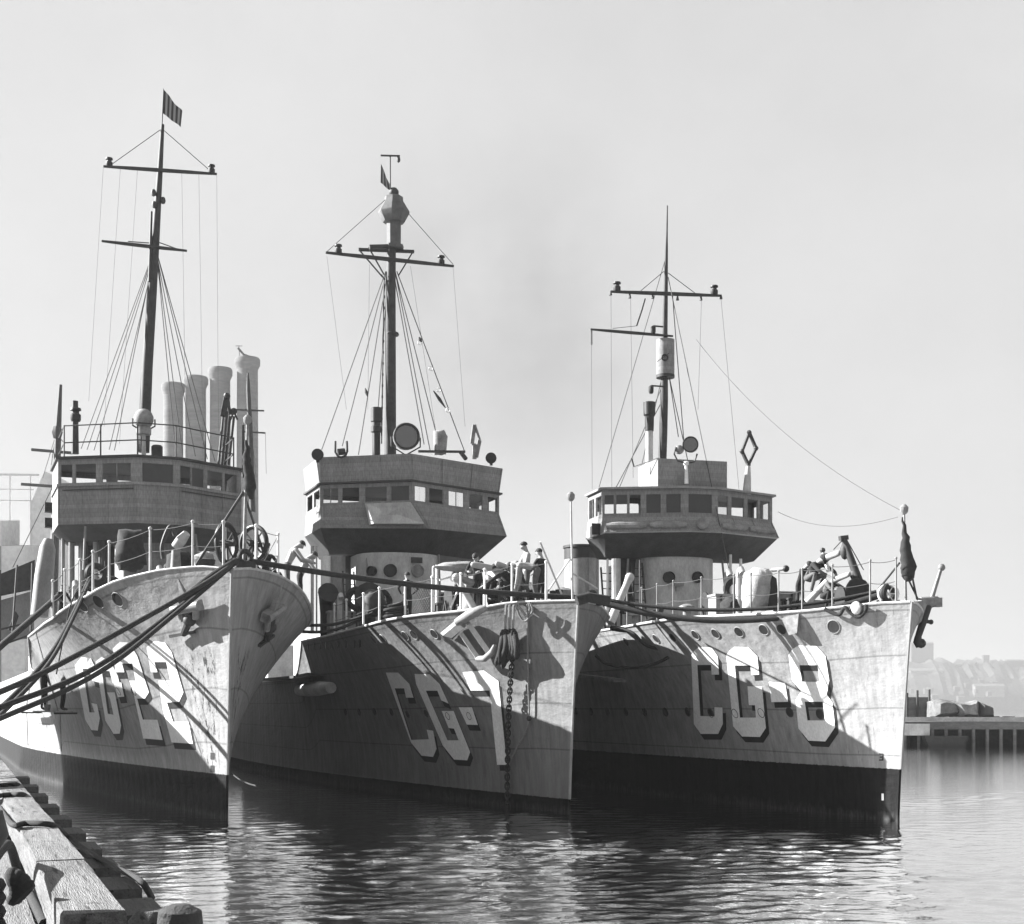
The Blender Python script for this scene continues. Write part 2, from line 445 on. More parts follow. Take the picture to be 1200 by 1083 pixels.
L7={'C':[crop([(210,112),(268,112),(320,165),(340,230),(305,230),(296,186),(252,186),(330,428),(412,425),(402,380),(432,385),(448,470),(432,508),(378,502),(328,440)],400,760,4)],
 'G':[crop([(345,118),(415,120),(462,165),(505,258),(470,242),(452,197),(398,197),(500,430),(552,430),(530,375),(505,372),(472,292),(528,292),(606,485),(592,524),(530,520),(478,455),(352,165)],400,760,4)],
 '-':[crop([(552,275),(614,275),(642,358),(590,356)],400,760,4)],
 '7':[crop([(570,110),(670,102),(738,152),(778,545),(732,545),(697,196),(608,196)],400,760,4)]}
L22={'C':[crop([(318,575),(345,540),(385,545),(412,600),(424,650),(392,640),(378,590),(352,590),(380,775),(402,775),(388,735),(412,740),(424,800),(415,852),(388,850),(362,805)],0,620,3.609)],
 'G':[crop([(405,560),(432,540),(470,560),(500,620),(508,655),(478,650),(465,600),(432,598),(458,780),(482,785),(468,720),(455,690),(487,690),(514,830),(508,865),(482,866),(448,810)],0,620,3.609)],
 '-':[crop([(482,650),(515,648),(527,708),(500,710)],0,620,3.609)],
 '2':[crop([(478,505),(508,476),(548,480),(582,535),(632,690),(615,716),(582,716),(606,805),(668,806),(690,892),(608,885),(566,690),(548,640),(575,640),(562,568),(518,568),(528,605),(490,605)],0,620,3.609)],
 '2b':[crop([(622,500),(655,472),(700,480),(728,520),(778,690),(760,730),(708,733),(735,815),(800,815),(818,908),(728,902),(690,760),(672,640),(722,640),(705,562),(655,562),(668,605),(640,605)],0,620,3.609)]}
names={'C':'letter','G':'letter','-':'dash','8':'numeral','7':'numeral','2':'numeral','2b':'numeral'}
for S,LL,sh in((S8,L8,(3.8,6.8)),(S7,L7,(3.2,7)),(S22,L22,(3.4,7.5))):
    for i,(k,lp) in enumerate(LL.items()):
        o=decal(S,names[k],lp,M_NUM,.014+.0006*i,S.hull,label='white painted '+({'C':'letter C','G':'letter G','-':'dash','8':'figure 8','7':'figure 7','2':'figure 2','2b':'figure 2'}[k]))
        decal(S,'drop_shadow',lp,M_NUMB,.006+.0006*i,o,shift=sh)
portholes(S8,[(734,752),(769,748.6),(788.6,747),(815,744),(838.6,742.6),(866,740.6),(895,738),(916,737.5)],.15)
portholes(S8,[(977,734.5)],.17)
portholes(S8,[(675,834),(692.6,834),(712,834),(733.6,834),(756,834.6),(780,834.6),(806,834.4),(833,835.6),(861.6,836),(892.4,835.4),(925.6,834.7),(961,836.7)],.13)
portholes(S7,[(438,749.5),(449,748.5),(475,745),(485,744),(509,743)],.15)
portholes(S7,[(405,834.5),(421,834.5),(439,834),(459,834.5),(478,837),(499.5,836),(525,839),(550,839)],.11)
portholes(S22,[(97,710),(115.5,705),(138,702.6)],.2)
portholes(S22,[(139,810),(157,810)],.12)

# draught figure near the numeral 8 stem
for lp in ([(1030.5,883),(1035.5,883),(1035.5,891.5),(1030.5,891.5),(1030.5,890),(1034,890),(1034,888),(1031.3,888),(1031.3,886.6),(1034,886.6),(1034,884.4),(1030.5,884.4)],):
    decal(S8,'draught_mark',[lp],M_NUMB,.012,S8.hull,step=3)
for lp in ([(1033.5,930),(1036,930),(1036,938),(1033.5,938)],):
    decal(S8,'draught_mark',[lp],M_NUM,.012,S8.hull,step=3)
for y in (882,897): decal(S22,'draught_mark',[[(247,y),(251.5,y),(251.5,y+8),(247,y+8)]],M_NUMB,.012,S22.hull,step=4)
# ------------------------------------------------------------------ bridges
def ringz(s,lst): 
    return sum(lst)/len(lst)
class Bridge: pass
def level(s, B, E, C=None, D=None, V=None, aft=2.6):
    """one ring of bridge corners from the columns of its corners; returns points port-aft .. starboard-aft and z"""
    Lb,W=s.pair(B[0],E[0]); pts=[]; zs=[]
    if C: 
        Lf,w=s.pair(C[0],D[0]); mid=[(Lf,-w,D[1],D[0]),(Lf,w,C[1],C[0])]
    else:
        p=s.pb(V[0],V[1],0); mid=[(-p.x,0,V[1],V[0])]
        if len(V)>2: q=s.pL(V[0],V[1],V[2]); mid=[(V[2],-q.y,V[1],V[0])]
    seq=[(Lb,-W,E[1],E[0])]+mid+[(Lb,W,B[1],B[0])]
    for L,b,py,px in seq: zs.append(s.pL(px,py,L).z)
    z=sum(zs)/len(zs)
    plan=[(Lb+aft,-W)]+[(L,b) for L,b,_,_ in seq]+[(Lb+aft,W)]
    print(s.e.name,'ring',[(round(a,2),round(b,2)) for a,b in plan],[round(q,2) for q in zs])
    return [plan,z]
def P3(plan,z): return [lv(L,b,z) for L,b in plan]
def ring_off(plan,dL,dW=0):
    n=len(plan)-1
    return [(L+(dL if 0<i<n else 0),b+(dW if b>0 else -dW)) for i,(L,b) in enumerate(plan)]
def loft(mb,A,B,m,closed=True):
    n=len(A); rng_=range(n if closed else n-1)
    for i in rng_: mb.quad(A[i],A[(i+1)%n],B[(i+1)%n],B[i],m)
def windows_band(s, bridge, lo, hi, facets, t0, t1, m, th=.07):
    """wall ring between lo and hi with real openings; facets: {edge index: [(f0,f1,kind)...]}"""
    n=len(lo); mb=MB()
    ctr=sum(lo,Vector())/n
    def q(i,f,t):
        a=lo[i].lerp(lo[(i+1)%n],f); b=hi[i].lerp(hi[(i+1)%n],f); return a.lerp(b,t)
    def slab(i,f0,f1,u0,u1):
        if f1-f0<1e-3: return
        e=(lo[(i+1)%n]-lo[i]); nr=Vector((-e.y,e.x,0)).normalized()
        if nr.dot(ctr-lo[i])<0: nr=-nr
        a=[q(i,f0,u0),q(i,f1,u0),q(i,f1,u1),q(i,f0,u1)]
        mb.hexa(a,[p+nr*th for p in a],m)
        return nr
    for i in range(n):
        ws=facets.get(i,[])
        slab(i,0,1,0,t0); slab(i,0,1,t1,1)
        x=0
        for f0,f1,kind in ws:
            slab(i,x,f0,t0,t1); x=f1
        slab(i,x,1,t0,t1)
        e=(lo[(i+1)%n]-lo[i]); nr=Vector((-e.y,e.x,0)).normalized()
        if nr.dot(ctr-lo[i])<0: nr=-nr
        for f0,f1,kind in ws:
            wm=MB(); ln=e.length
            c=[q(i,f0,t0),q(i,f1,t0),q(i,f1,t1),q(i,f0,t1)]
            c=[p+nr*th*.5 for p in c]; fw=.028
            for a,b in zip(c,c[1:]+c[:1]): wm.bar(a.lerp(b,.01),a.lerp(b,.99),fw,fw,m)
            if kind in('pane','dark','half','sash'):
                cc=sum(c,Vector())/4; pc=[p.lerp(cc,.04) for p in c]
                if kind=='sash': wm.bar(pc[0].lerp(pc[1],.5),pc[3].lerp(pc[2],.5),fw,fw,m)
                if kind=='dark': wm.quad(*pc,M_BLIND())
                elif kind=='half': wm.quad(pc[0].lerp(pc[3],.5),pc[1].lerp(pc[2],.5),pc[2],pc[3],M_BLIND())
                else: wm.quad(*pc,glass('window_glass'))
            wm.build('window',bridge)
    return mb
M_BLIND=lambda: mat('window_blind',.022,.4,.3,2,spec=.5)
REARW=lambda: [(.04,.3,'open'),(.36,.63,'open'),(.7,.96,'open')]
# --- number 22
s=S22
sill=level(s,(68,570.6),(282.6,580),(160.7,566),(209,568))
roof=level(s,(75,536),(284,549),(163.5,532),(209,534.5))
bot=level(s,(65,620),(277,627),(158,614),(209,617))
plan=sill[0]
zs,zr,zb=sill[1],roof[1],bot[1]
mb=MB(); SL=P3(plan,zs); RF=P3(plan,zr); BT=P3(plan,zb); UN=P3(ring_off(plan,.9,-.5),zb-.4)
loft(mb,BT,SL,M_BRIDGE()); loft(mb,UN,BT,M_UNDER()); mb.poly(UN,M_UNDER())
b22=mb.build('bridge',s.e)
wb=windows_band(s,b22,SL,RF,{1:[(.06,.27,'open'),(.30,.55,'pane'),(.60,.79,'dark'),(.80,.97,'open')],2:[(.12,.88,'dark')],3:[(.08,.44,'sash'),(.52,.78,'open'),(.82,.97,'open')],5:REARW()},.06,.80,M_BRIDGE())
wb.build('window_band',b22)
rf=MB(); A=P3(ring_off(plan,-.08,.08),zr-.01); B_=P3(ring_off(plan,-.08,.08),zr+.07)
loft(rf,A,B_,M_DARK()); rf.poly(A,M_DARK()); rf.poly(B_,M_DARK()); rf.build('roof',b22)
lg=MB(); A=P3(ring_off(plan,-.05,.05),zs-.05); B_=P3(ring_off(plan,-.05,.05),zs+.03)
loft(lg,A,B_,M_BRIDGE()); lg.poly(A,M_BRIDGE()); lg.poly(B_,M_BRIDGE()); lg.build('ledge',b22)
S22.br=(plan,zs,zr,zb)
# --- number 7
s=S7
lip=level(s,(378,624),(590,628),V=(497,616))
sill=level(s,(376,596.5),(585,599),V=(484,589,13.25))
roof=level(s,(373,570),(587,578.5),V=(484,563.6,13.25))
top=level(s,(374,541),(587,545),V=(479,532,13.15))
bot=level(s,(376,652),(585,654),V=(490,646,13.0))
zl,zs,zr,zt,zb=lip[1],sill[1],roof[1],top[1],bot[1]
pl_s=sill[0]; pl_r=[(L,b) for L,b in sill[0]]
mb=MB(); SL=P3(sill[0],zs); RF=P3(pl_r,zr); LP=P3(ring_off(lip[0],-.1,.1),zl)
zb=s.pL(490,646,13.7).z; BT=P3(ring_off(sill[0],.85,-.5),zb)
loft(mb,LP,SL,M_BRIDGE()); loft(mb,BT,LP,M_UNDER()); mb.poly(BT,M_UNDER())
b7=mb.build('bridge',s.e); LP7,SL7=LP,SL
W1=[(.03,.20,'open'),(.25,.42,'pane'),(.46,.70,'sash'),(.75,.97,'pane')]
wb=windows_band(s,b7,SL,RF,{1:[(.02,.14,'open'),(.2,.36,'pane'),(.42,.60,'sash'),(.66,.82,'open'),(.85,.98,'pane')],2:[(.04,.24,'dark'),(.28,.52,'pane'),(.58,.77,'open'),(.81,.98,'sash')],3:[(.1,.45,'open'),(.55,.9,'open')],4:REARW(),0:[(.1,.45,'open'),(.55,.9,'open')]},.1,.82,M_BRIDGE())
wb.build('window_band',b7)
rf=MB(); A=P3(ring_off(pl_r,-.1,.1),zr-.01); B_=P3(ring_off(pl_r,-.1,.1),zr+.05)
loft(rf,A,B_,M_DARK()); rf.poly(A,M_DARK()); rf.poly(B_,M_DARK()); rf.build('roof',b7)
# flared canvas / plating screen round the open upper bridge
A=P3(pl_r,zr+.06); T=P3(ring_off(pl_r,-.12,.1),zt)
sc=MB(); th=.05
Ti=P3(ring_off(pl_r,-.06,.04),zt); Ai=P3(ring_off(pl_r,.05,-.05),zr+.06)
loft(sc,A,T,M_BRIDGE(),False); loft(sc,Ai,Ti,M_BRIDGE(),False); loft(sc,T,Ti,M_BRIDGE(),False)
sc.build('upper_screen',b7); TA7,TT7=A,T
S7.br=(pl_r,zs,zr,zt)
# box cover hung under the windows
bx=MB(); p=[s.pL(px,py,-0) for px,py in()]
e0,e1=SL[3].lerp(SL[2],.48),SL[3].lerp(SL[2],.96); f0,f1=LP[3].lerp(LP[2],.46),LP[3].lerp(LP[2],.94)
o_=Vector((.28,.1,0))
bx.hexa([e0+Vector((0,0,.02)),e1+Vector((0,0,.02)),e1.lerp(f1,.86),e0.lerp(f0,.86)],[e0+o_*.3,e1+o_*.3,e1.lerp(f1,.84)+o_,e0.lerp(f0,.84)+o_],M_LIGHT())
bx.build('locker',b7)
# --- number 8
s=S8
sill=level(s,(706,604.5),(905,616.5),(804,601),(838,603),aft=1.6)
roof=level(s,(703,574.5),(907,586),(803,568.5),(838,573),aft=1.6)
lip=level(s,(714,622),(911,634.5),(815,620),(842,621),aft=1.6)
bot=level(s,(708,654),(901,663),(810,651),(838,652),aft=1.6)
zs,zr,zl,zb=sill[1],roof[1],lip[1],bot[1]
plan=sill[0]; LPp=[plan[0]]+lip[0][1:-1]+[plan[-1]]
mb=MB(); SL=P3(plan,zs); RF=P3(plan,zr); LP=P3(ring_off(plan,-.42,.06),zl); zb=s.pL(820,652,13.3).z; BT=P3(ring_off(plan,.75,-.35),zb)
LI=P3(ring_off(plan,-.34,.02),zl-.03)
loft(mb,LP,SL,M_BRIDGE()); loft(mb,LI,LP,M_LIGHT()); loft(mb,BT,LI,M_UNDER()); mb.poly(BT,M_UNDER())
b8=mb.build('bridge',s.e); LP8,SL8=LP,SL
wb=windows_band(s,b8,SL,RF,{1:[(.05,.18,'open'),(.22,.40,'pane'),(.46,.62,'dark'),(.66,.80,'half'),(.84,.97,'open')][:0]+[(.05,.22,'pane'),(.26,.44,'open'),(.50,.72,'half'),(.78,.95,'pane')],2:[(.10,.92,'dark')],3:[(.06,.24,'dark'),(.30,.48,'dark'),(.54,.68,'open'),(.70,.84,'half'),(.86,.98,'half')],4:[(.08,.45,'pane'),(.55,.9,'sash')],0:[(.08,.45,'open'),(.55,.9,'open')],5:REARW()},.08,.80,M_BRIDGE())
wb.build('window_band',b8)
rf=MB(); A=P3(ring_off(plan,-.1,.1),zr-.01); B_=P3(ring_off(plan,-.1,.1),zr+.06)
loft(rf,A,B_,M_GREY()); rf.poly(A,M_GREY()); rf.poly(B_,M_GREY()); rf.build('roof',b8)
for i,(fa,fb) in enumerate(((.30,.66),)):pass
for edge,segs in((3,((.02,.46),(.50,.98))),(1,((.05,.5),(.54,.97)))):
    for f0,f1 in segs:
        a=SL[edge].lerp(SL[edge+1],f0); b=SL[edge].lerp(SL[edge+1],f1); c=LP[edge].lerp(LP[edge+1],f0); d=LP[edge].lerp(LP[edge+1],f1)
        pts=[]; 
        k0=a.lerp(c,.62)+Vector((.07,0,0)); k1=b.lerp(d,.62)+Vector((.07,0,0))
        cv=MB(); cv.tube([k0.lerp(k1,t/6) for t in range(7)],[.07]+[.12,.13,.12,.13,.12]+[.07],M_CANVASD(),10); cv.build('canvas_roll',b8)

S8.br=(plan,zs,zr,zb)
# upper chart house on number 8
def prism(s,mb,plan,z0,z1,m,open_top=False):
    A=P3(plan,z0);B_=P3(plan,z1); loft(mb,A,B_,m)
    mb.poly(B_,m)
pA=s.pb(741,568,0)
Lf8,w8=s.pair(771,852); 
ch=MB(); zt8=s.pL(811,539,Lf8).z
prism(s,ch,[(Lf8,-w8),(Lf8,w8),(Lf8+1.9,w8),(Lf8+1.9,-w8)],zr+.05,zt8,M_BRIDGE())
ch.build('chart_house',s.e)
print('chart',Lf8,w8,zr,zt8)
# ------------------------------------------------------------------ masts, yards, rigging
def mast(s, pts, r, L=None, name='mast', m=None):
    """pts: pixel polyline on the plane L; r: radii in pixels -> metres"""
    if L is None: L=-s.pb(pts[0][0],pts[0][1],0).x
    q=[s.pL(x,y,L) for x,y in pts]
    d=(s.w(q[0])).y
    mb=MB(); mb.tube(q,[k*d/F for k in r],m or M_DARK(),12)
    o=mb.build(name,s.e); o['L']=L
    return o,L,d/F
def line(s, parent, L, pts, r=.012, name='stay', m=None, sg=0.0, L2=None):
    a=s.pL(pts[0][0],pts[0][1],L); b=s.pL(pts[-1][0],pts[-1][1],L if L2 is None else L2)
    mb=MB(); mb.tube(sag(a,b,sg,8) if sg else [a,b],r,m or M_WIRE(),5); return mb.build(name,parent)
def lamp(s,parent,L,px,py,k,name='yard_lamp'):
    c=s.pL(px,py,L); mb=MB()
    mb.lathe([(.10*k,-.14*k),(.12*k,-.1*k),(.12*k,.02*k),(.08*k,.05*k),(.08*k,.10*k),(.13*k,.12*k),(.12*k,.17*k),(.02*k,.2*k)],M_BLACK(),c,12)
    return mb.build(name,parent)
def yard(s,parent,L,a,b,r,name='yard'):
    p,q=s.pL(*a,L-.12),s.pL(*b,L-.12); mb=MB(); mm=p.lerp(q,.5)
    mb.tube([p,p.lerp(q,.25),mm,p.lerp(q,.75),q],[r*.6,r*.9,r,r*.9,r*.6],M_DARK(),8); return mb.build(name,parent)
# ---- 22
s=S22
m22,Lm,k=mast(s,[(168,530),(172.5,430),(177,360),(181.5,290),(187.6,198.5),(190.6,146)],[7,6.4,5.8,5,3.2,2.0])
mb=MB(); mb.tube([s.pL(189,160,Lm),s.pL(191.6,104,Lm)],[.03,.015],M_DARK(),6); mb.build('flagstaff',m22)
yd=yard(s,m22,Lm,(121,195),(254,204),.075); lamp(s,yd,Lm-.12,128,191,1); lamp(s,yd,Lm-.12,248,199,1)
yd2=yard(s,m22,Lm,(119,282.5),(219,294),.07)
mb=MB(); mb.tube([s.pL(175.5,330,Lm-.1),s.pL(177.5,248,Lm-.1)],[.07,.04],M_DARK(),8); mb.build('topmast_fid',m22)
for px,py in((180,226),(191,235),(181,240)):
    mb=MB(); mb.ball(s.pL(px,py,Lm-.1),.1,M_DARK(),8,(1,1,1.4)); mb.build('block',m22)
for a,b in(((188,152),(129,194)),((191,152),(246,200))): line(s,yd,Lm,(a,b),.014,'lift')
for a,b in(((183,283),(208,292)),((178,285),(150,283))): line(s,yd2,Lm,(a,b),.02,'footrope')
for bx,by,tx in((95,526,178),(102,527,179),(110,528,180),(128,527,181),(134,528,180),(206,531,184),(214,533,184),(229,535,184),(243,538,185),(252,541,185)):
    line(s,m22,Lm,((tx,300),(bx,by)),.017,'shroud',L2=Lm+.5)
for a,b in(((121,197),(104,470)),((141,198),(122,500)),((161,200),(140,520)),((213,202),(218,530)),((233,203),(238,535)),((254,206),(256,505))):
    line(s,yd,Lm-.12,(a,b),.006,'halyard')
# roof rail
plan,zs,zr,zb=S22.br
rp=[(L+(.25 if 0<i<5 else -.1),b*.93) for i,(L,b) in enumerate(plan)]
rail=MB()
RP=P3(rp,zr+.06)
for h in(.55,1.12): rail.tube([p+Vector((0,0,h)) for p in RP],.022,M_DARK(),6)
r22=rail.build('roof_rail',b22)
for i in range(5):
    for f in((0,.5) if i in(1,3) else (0,)):
        p=RP[i].lerp(RP[i+1],f); mb=MB(); mb.tube([p,p+Vector((0,0,1.14))],.025,M_DARK(),6); mb.build('stanchion',r22)
# canvas covered searchlight, pipe, signal lamp posts
def searchlight(s,L,px,py,rpx,parent,covered=False,face=None,zbase=None,yaw=0,m=None):
    c=s.pL(px,py,L); sc=s.w(c).y/F; r=rpx*sc
    d=(s.I.to_3x3()@(Vector((0,0,HC))-s.w(c))).normalized() if face is None else Vector(face)
    d=Matrix.Rotation(yaw,3,'Z')@d; d.z*=.3; d.normalize(); rot=d.to_track_quat('Z','Y').to_matrix()
    mb=MB()
    if covered:
        mb.ball(c,r,M_CANVASD(),14,(1,1,1.05)); mb.tube([c-Vector((0,0,r*.9)),c-Vector((0,0,r*1.6))],r*.75,M_CANVASD(),12)
    else:
        mb.lathe([(r*.3,-r*1.1),(r*.75,-r*.9),(r*.95,-r*.3),(r*.95,r*.5),(r*1.02,r*.52),(r*1.02,r*.62),(r*.86,r*.62),(r*.84,r*.35),(r*.02,r*-.05)],m or M_STEEL(),c,22,rot)
    o=mb.build('searchlight',parent)
    if not covered:
        gm=MB(); gm.lathe([(r*.84,r*.5),(r*.62,r*.30),(r*.35,r*.16),(r*.01,r*.1)],lensmat(),c,20,rot); gm.build('lens',o)
        rg=MB(); rg.torus(c+d*r*.6,r*.93,r*.09,M_DARK(),rot,22,6); rg.build('rim',o)
    if zbase is not None:
        yk=MB(); side=d.cross(Vector((0,0,1))).normalized()
        yk.tube([c+side*r*1.1,c+side*r*1.1-Vector((0,0,r*.7)),c-Vector((0,0,r*1.35)),c-side*r*1.1-Vector((0,0,r*.7)),c-side*r*1.1],.03,M_DARK(),6)
        yk.tube([c-Vector((0,0,r*1.35)),Vector((c.x,c.y,zbase))],[.06,.09],M_LIGHT(),10); yk.build('yoke',o)
    return o
def lensmat():
    if 'lens' in MATS: return MATS['lens']
    m=bpy.data.materials.new('searchlight_lens'); nt,b=nodes_of(m); b.inputs['Base Color'].default_value=g3(.13); b.inputs['Roughness'].default_value=.05; b.inputs['Metallic'].default_value=1
    MATS['lens']=m; return m
searchlight(s,Lm-1.2,168.5,491,11.5,b22,covered=True,zbase=zr)
mb=MB(); c=s.pL(184,529,Lm-.2); mb.lathe([(.17,0),(.17,.55),(.2,.57),(.2,.95),(.15,1.0)],M_BLACK(),Vector((c.x,c.y,zr+.05)),14); mb.build('galley_pipe',b22)
def post(s,L,px,y0,y1,r,parent,name='post',m=None,top=None):
    a=s.pL(px,y0,L); b=s.pL(px if not isinstance(top,tuple) else top[0],y1,L)
    mb=MB(); mb.tube([a,b],[r,r*.8],m or M_DARK(),8)
    if top=='ball': mb.ball(b,r*2.3,m or M_DARK(),10)
    return mb.build(name,parent)
q=post(s,Lm+.2,88,532,470,.13,b22,'signal_lamp_post'); lamp(s,q,Lm+.2,88.7,487,1.5,'signal_lamp')
q=post(s,Lm-.6,285,560,498,.05,b22,'signal_lamp_post')
# semaphore arms on the starboard-forward roof edge
for px,py,dx in((264,500,3),(272,506,3)):
    mb=MB()
    for d in(-2.2,2.2):
        mb.tube([s.pL(px+d-6,545,Lm-.3),s.pL(px+d,py-18,Lm-.3)],.045,M_DARK(),6)
    a=s.pL(px-3,py-12,Lm-.3); b=s.pL(px+2,py-36 if px<270 else py-24,Lm-.3)
    mb.bar(a,b,.2,.06,M_DARK()); mb.ball(b,.13,M_DARK(),8); mb.bar(b,s.pL(px+6,py-14,Lm-.3),.1,.05,M_DARK())
    mb.build('semaphore',b22)
# running light boxes
for py in(595,613):
    c=s.pL(58,py,Lm+1.6); mb=MB(); mb.box(c,(.3,.34,.34),M_BLACK()); mb.lathe([(.1,0),(.12,.12),(.05,.16)],M_BLACK(),c+Vector((.15,0,0)),10,Matrix.Rotation(R(90),3,'Y')); mb.build('running_light',b22)
mb=MB(); mb.tube([s.pL(62,575,Lm+1.7),s.pL(61,650,Lm+1.7)],.05,M_LIGHT(),8); mb.build('lamp_stanchion',b22)
M_NEST=lambda: mat('nest_paint',.085,.7,.25,4)
# ---- 7
s=S7
m7,Lm,k=mast(s,[(457.3,535),(457.5,420),(458,330),(459,285)],[7.2,6.6,5.8,5.2]); L7m=Lm
cn=MB(); cz=s.pL(461.5,288,Lm); ct=s.pL(461.5,260,Lm); rr=8.6*k; c0=Vector((cz.x,cz.y,0))
cn.lathe([(rr*1.35,cz.z-.12),(rr*1.4,cz.z),(rr,cz.z+.02),(rr*1.02,ct.z)],M_NEST(),c0,8)
z1=s.pL(461,250,Lm).z; z2=s.pL(461,236,Lm).z; zb_=s.pL(461,261,Lm).z
cn.lathe([(rr*1.5,ct.z-.02),(rr*2.15,z1-.02),(rr*2.15,z1+.06),(rr*1.3,z2),(rr*1.25,z2+.16),(rr*.9,z2+.2)],M_NEST(),c0,8,Matrix.Rotation(R(22),3,'Z'))
cn.ball(Vector((c0.x,c0.y,z2+.34)),.2,M_DARK(),10)
cnest=cn.build('crows_nest',m7)
mb=MB(); mb.tube([s.pL(457.3,232,Lm),s.pL(457.2,182,Lm)],.03,M_DARK(),6); mb.tube([s.pL(446,182.3,Lm),s.pL(468.5,182.8,Lm)],.035,M_DARK(),6)
mb.build('aerial_post',m7)
mb=MB(); mb.ball(s.pL(467,187,Lm),.08,M_DARK(),8,(1,1,1.6)); mb.build('block',m7)
yd=yard(s,m7,Lm,(381.6,296),(531.6,312),.085); lamp(s,yd,Lm-.12,396.5,293,1.15); lamp(s,yd,Lm-.12,517,306,1.15)
fr=MB(); A=[s.pL(420,292.5,Lm),s.pL(485,295,Lm)]
fr.tube(A,.07,M_DARK(),6); fr.tube([s.pL(433,289.5,Lm-.4),s.pL(455,289,Lm-.4)],.09,M_DARK(),6)
for a,b in(((421,293),(451,328)),((432,290),(450,322)),((484,295),(467,323)),((450,328),(447,322))): fr.tube([s.pL(*a,Lm-.1),s.pL(*b,Lm-.05)],.03,M_DARK(),6)
fr.build('crosstree',m7)
mb=MB(); 
for i in range(14):
    y=335+i*13; p=s.pL(450.5-.02*(y-335),y,Lm-.1); mb.ball(p,.045,M_DARK(),6,(1,1,1.8))
mb.tube([s.pL(450,328,Lm-.1),s.pL(447,520,Lm-.1)],.03,M_DARK(),6); mb.build('ladder',m7)
mb=MB(); mb.lathe([(.25,-.05),(.27,0),(.25,.06)],M_DARK(),s.pL(459.5,392,Lm),14); mb.build('mast_band',m7)
for a,b in(((455,231),(382.5,295.5)),((459,228),(531,310))): line(s,yd,Lm,(a,b),.013,'lift')
for bx,by,tx in((377,527,452),(401,523,453),(420,533,454),(443,480,455),(497,521,461),(504,528,463),(544,528,465),(513,515,463)):
    line(s,m7,Lm,((tx,318),(bx,by)),.02,'shroud',L2=Lm+.4)
for a,b in(((383,300),(406,480)),((433,310),(431,480)),((481,312),(513,520)),((531,314),(545,500))): line(s,yd,Lm-.12,(a,b),.006,'halyard')
for px,py in((505,432),(514,457),(525,481),(492,402)):
    mb=MB(); mb.torus(s.pL(px,py,Lm-.2),.08,.018,M_WHITE(),Matrix.Rotation(R(75),3,'Y'),14,6); mb.build('insulator',m7)
for a,b in(((508,458),(522,478)),((491,395),(494,401)),((428,455),(431,465))):
    mb=MB(); mb.tube([s.pL(*a,Lm-.2),s.pL((a[0]+b[0])/2,(a[1]+b[1])/2,Lm-.2),s.pL(*b,Lm-.2)],[.02,.07,.02],M_DARK(),6); mb.build('turnbuckle',m7)
plan,zs,zr,zt=S7.br
mb=MB(); c=s.pL(441,533,Lm-.2); z0=zr+.05; zz=s.pL(441,478,Lm-.2).z
mb.lathe([(.15,z0),(.15,zz-.95),(.21,zz-.93),(.21,zz-.72),(.17,zz-.7),(.17,zz-.55),(.21,zz-.53),(.21,zz)],M_BLACK(),Vector((c.x,c.y,0)),14); mb.build('galley_pipe',b7)
LS=Lm-2.6
searchlight(s,LS,475.5,512.5,15.5,b7,zbase=zr,yaw=R(6))
# canvas-covered instrument, frames and dark lamps along the screen
def bundle(s,L,pts,th,m,parent,name,seed=1,wr=.06):
    """lumpy wrapped cloth: pixel outline on plane L given real depth"""
    rnd=random.Random(seed); q=[s.pL(x,y,L) for x,y in pts]; c=sum(q,Vector())/len(q)
    mb=MB(); rings=[]
    N=5
    dense=[]
    for a,b in zip(q,q[1:]+q[:1]):
        for t in(0,.33,.66): dense.append(a.lerp(b,t))
    for i in range(N+1):
        t=i/N; x=(t-.5)*th; f=math.sqrt(max(0,1-(2*t-1)**2*.75))
        rings.append([c+(p-c)*(f*(1+rnd.uniform(-wr,wr)))+Vector((x,0,0)) for p in dense])
    n=len(dense)
    for i in range(N):
        for j in range(n): mb.quad(rings[i][j],rings[i][(j+1)%n],rings[i+1][(j+1)%n],rings[i+1][j],m)
    mb.poly(rings[0],m); mb.poly(rings[-1],m)
    return mb.build(name,parent,sharp=60)
bundle(s,LS,[(508,505),(520,504),(524,512),(522,533),(509,533)],.45,M_CANVASD(),b7,'covered_compass',3)
for px,py,r in((372.5,533,7),(575.5,537,6.5)):
    c=s.pL(px,py,14.0); mb=MB(); rr=r*s.w(c).y/F
    mb.lathe([(rr*.3,-rr),(rr*.8,-rr*.7),(rr,-rr*.1),(rr,rr*.5),(rr*.7,rr*.55),(rr*.05,rr*.4)],M_BLACK(),c,14,Vector((1,-.4,-.1)).to_track_quat('Z','Y').to_matrix())
    mb.tube([c,c-Vector((0,0,rr*1.3))],.06,M_BLACK(),8); mb.build('signal_lamp',b7)
mb=MB(); U=[(393,517),(393,530),(396,535),(400,536),(405,534),(407,529),(406.5,517)]
mb.tube([s.pL(x,y,14.3) for x,y in U],.04,M_DARK(),6); mb.tube([s.pL(x,y,14.3) for x,y in((396,530),(404,529))],.12,M_DARK(),8); mb.build('lamp_bracket',b7)
mb=MB()
for a,b in(((553,520),(556,498)),((556,498),(562,516)),((562,516),(558,536)),((553,520),(557,522)),((556,520),(556,538))): mb.bar(s.pL(*a,14.2),s.pL(*b,14.2),.14,.07,M_STEEL())
mb.build('folded_semaphore',b7)
mb=MB(); mb.tube([s.pL(490,529,14.4),s.pL(545,529.5,14.4)],.05,M_DARK(),6); mb.tube([s.pL(540,530,14.4),s.pL(546,538,14.2)],.08,M_DARK(),6); mb.build('spreader_bar',b7)
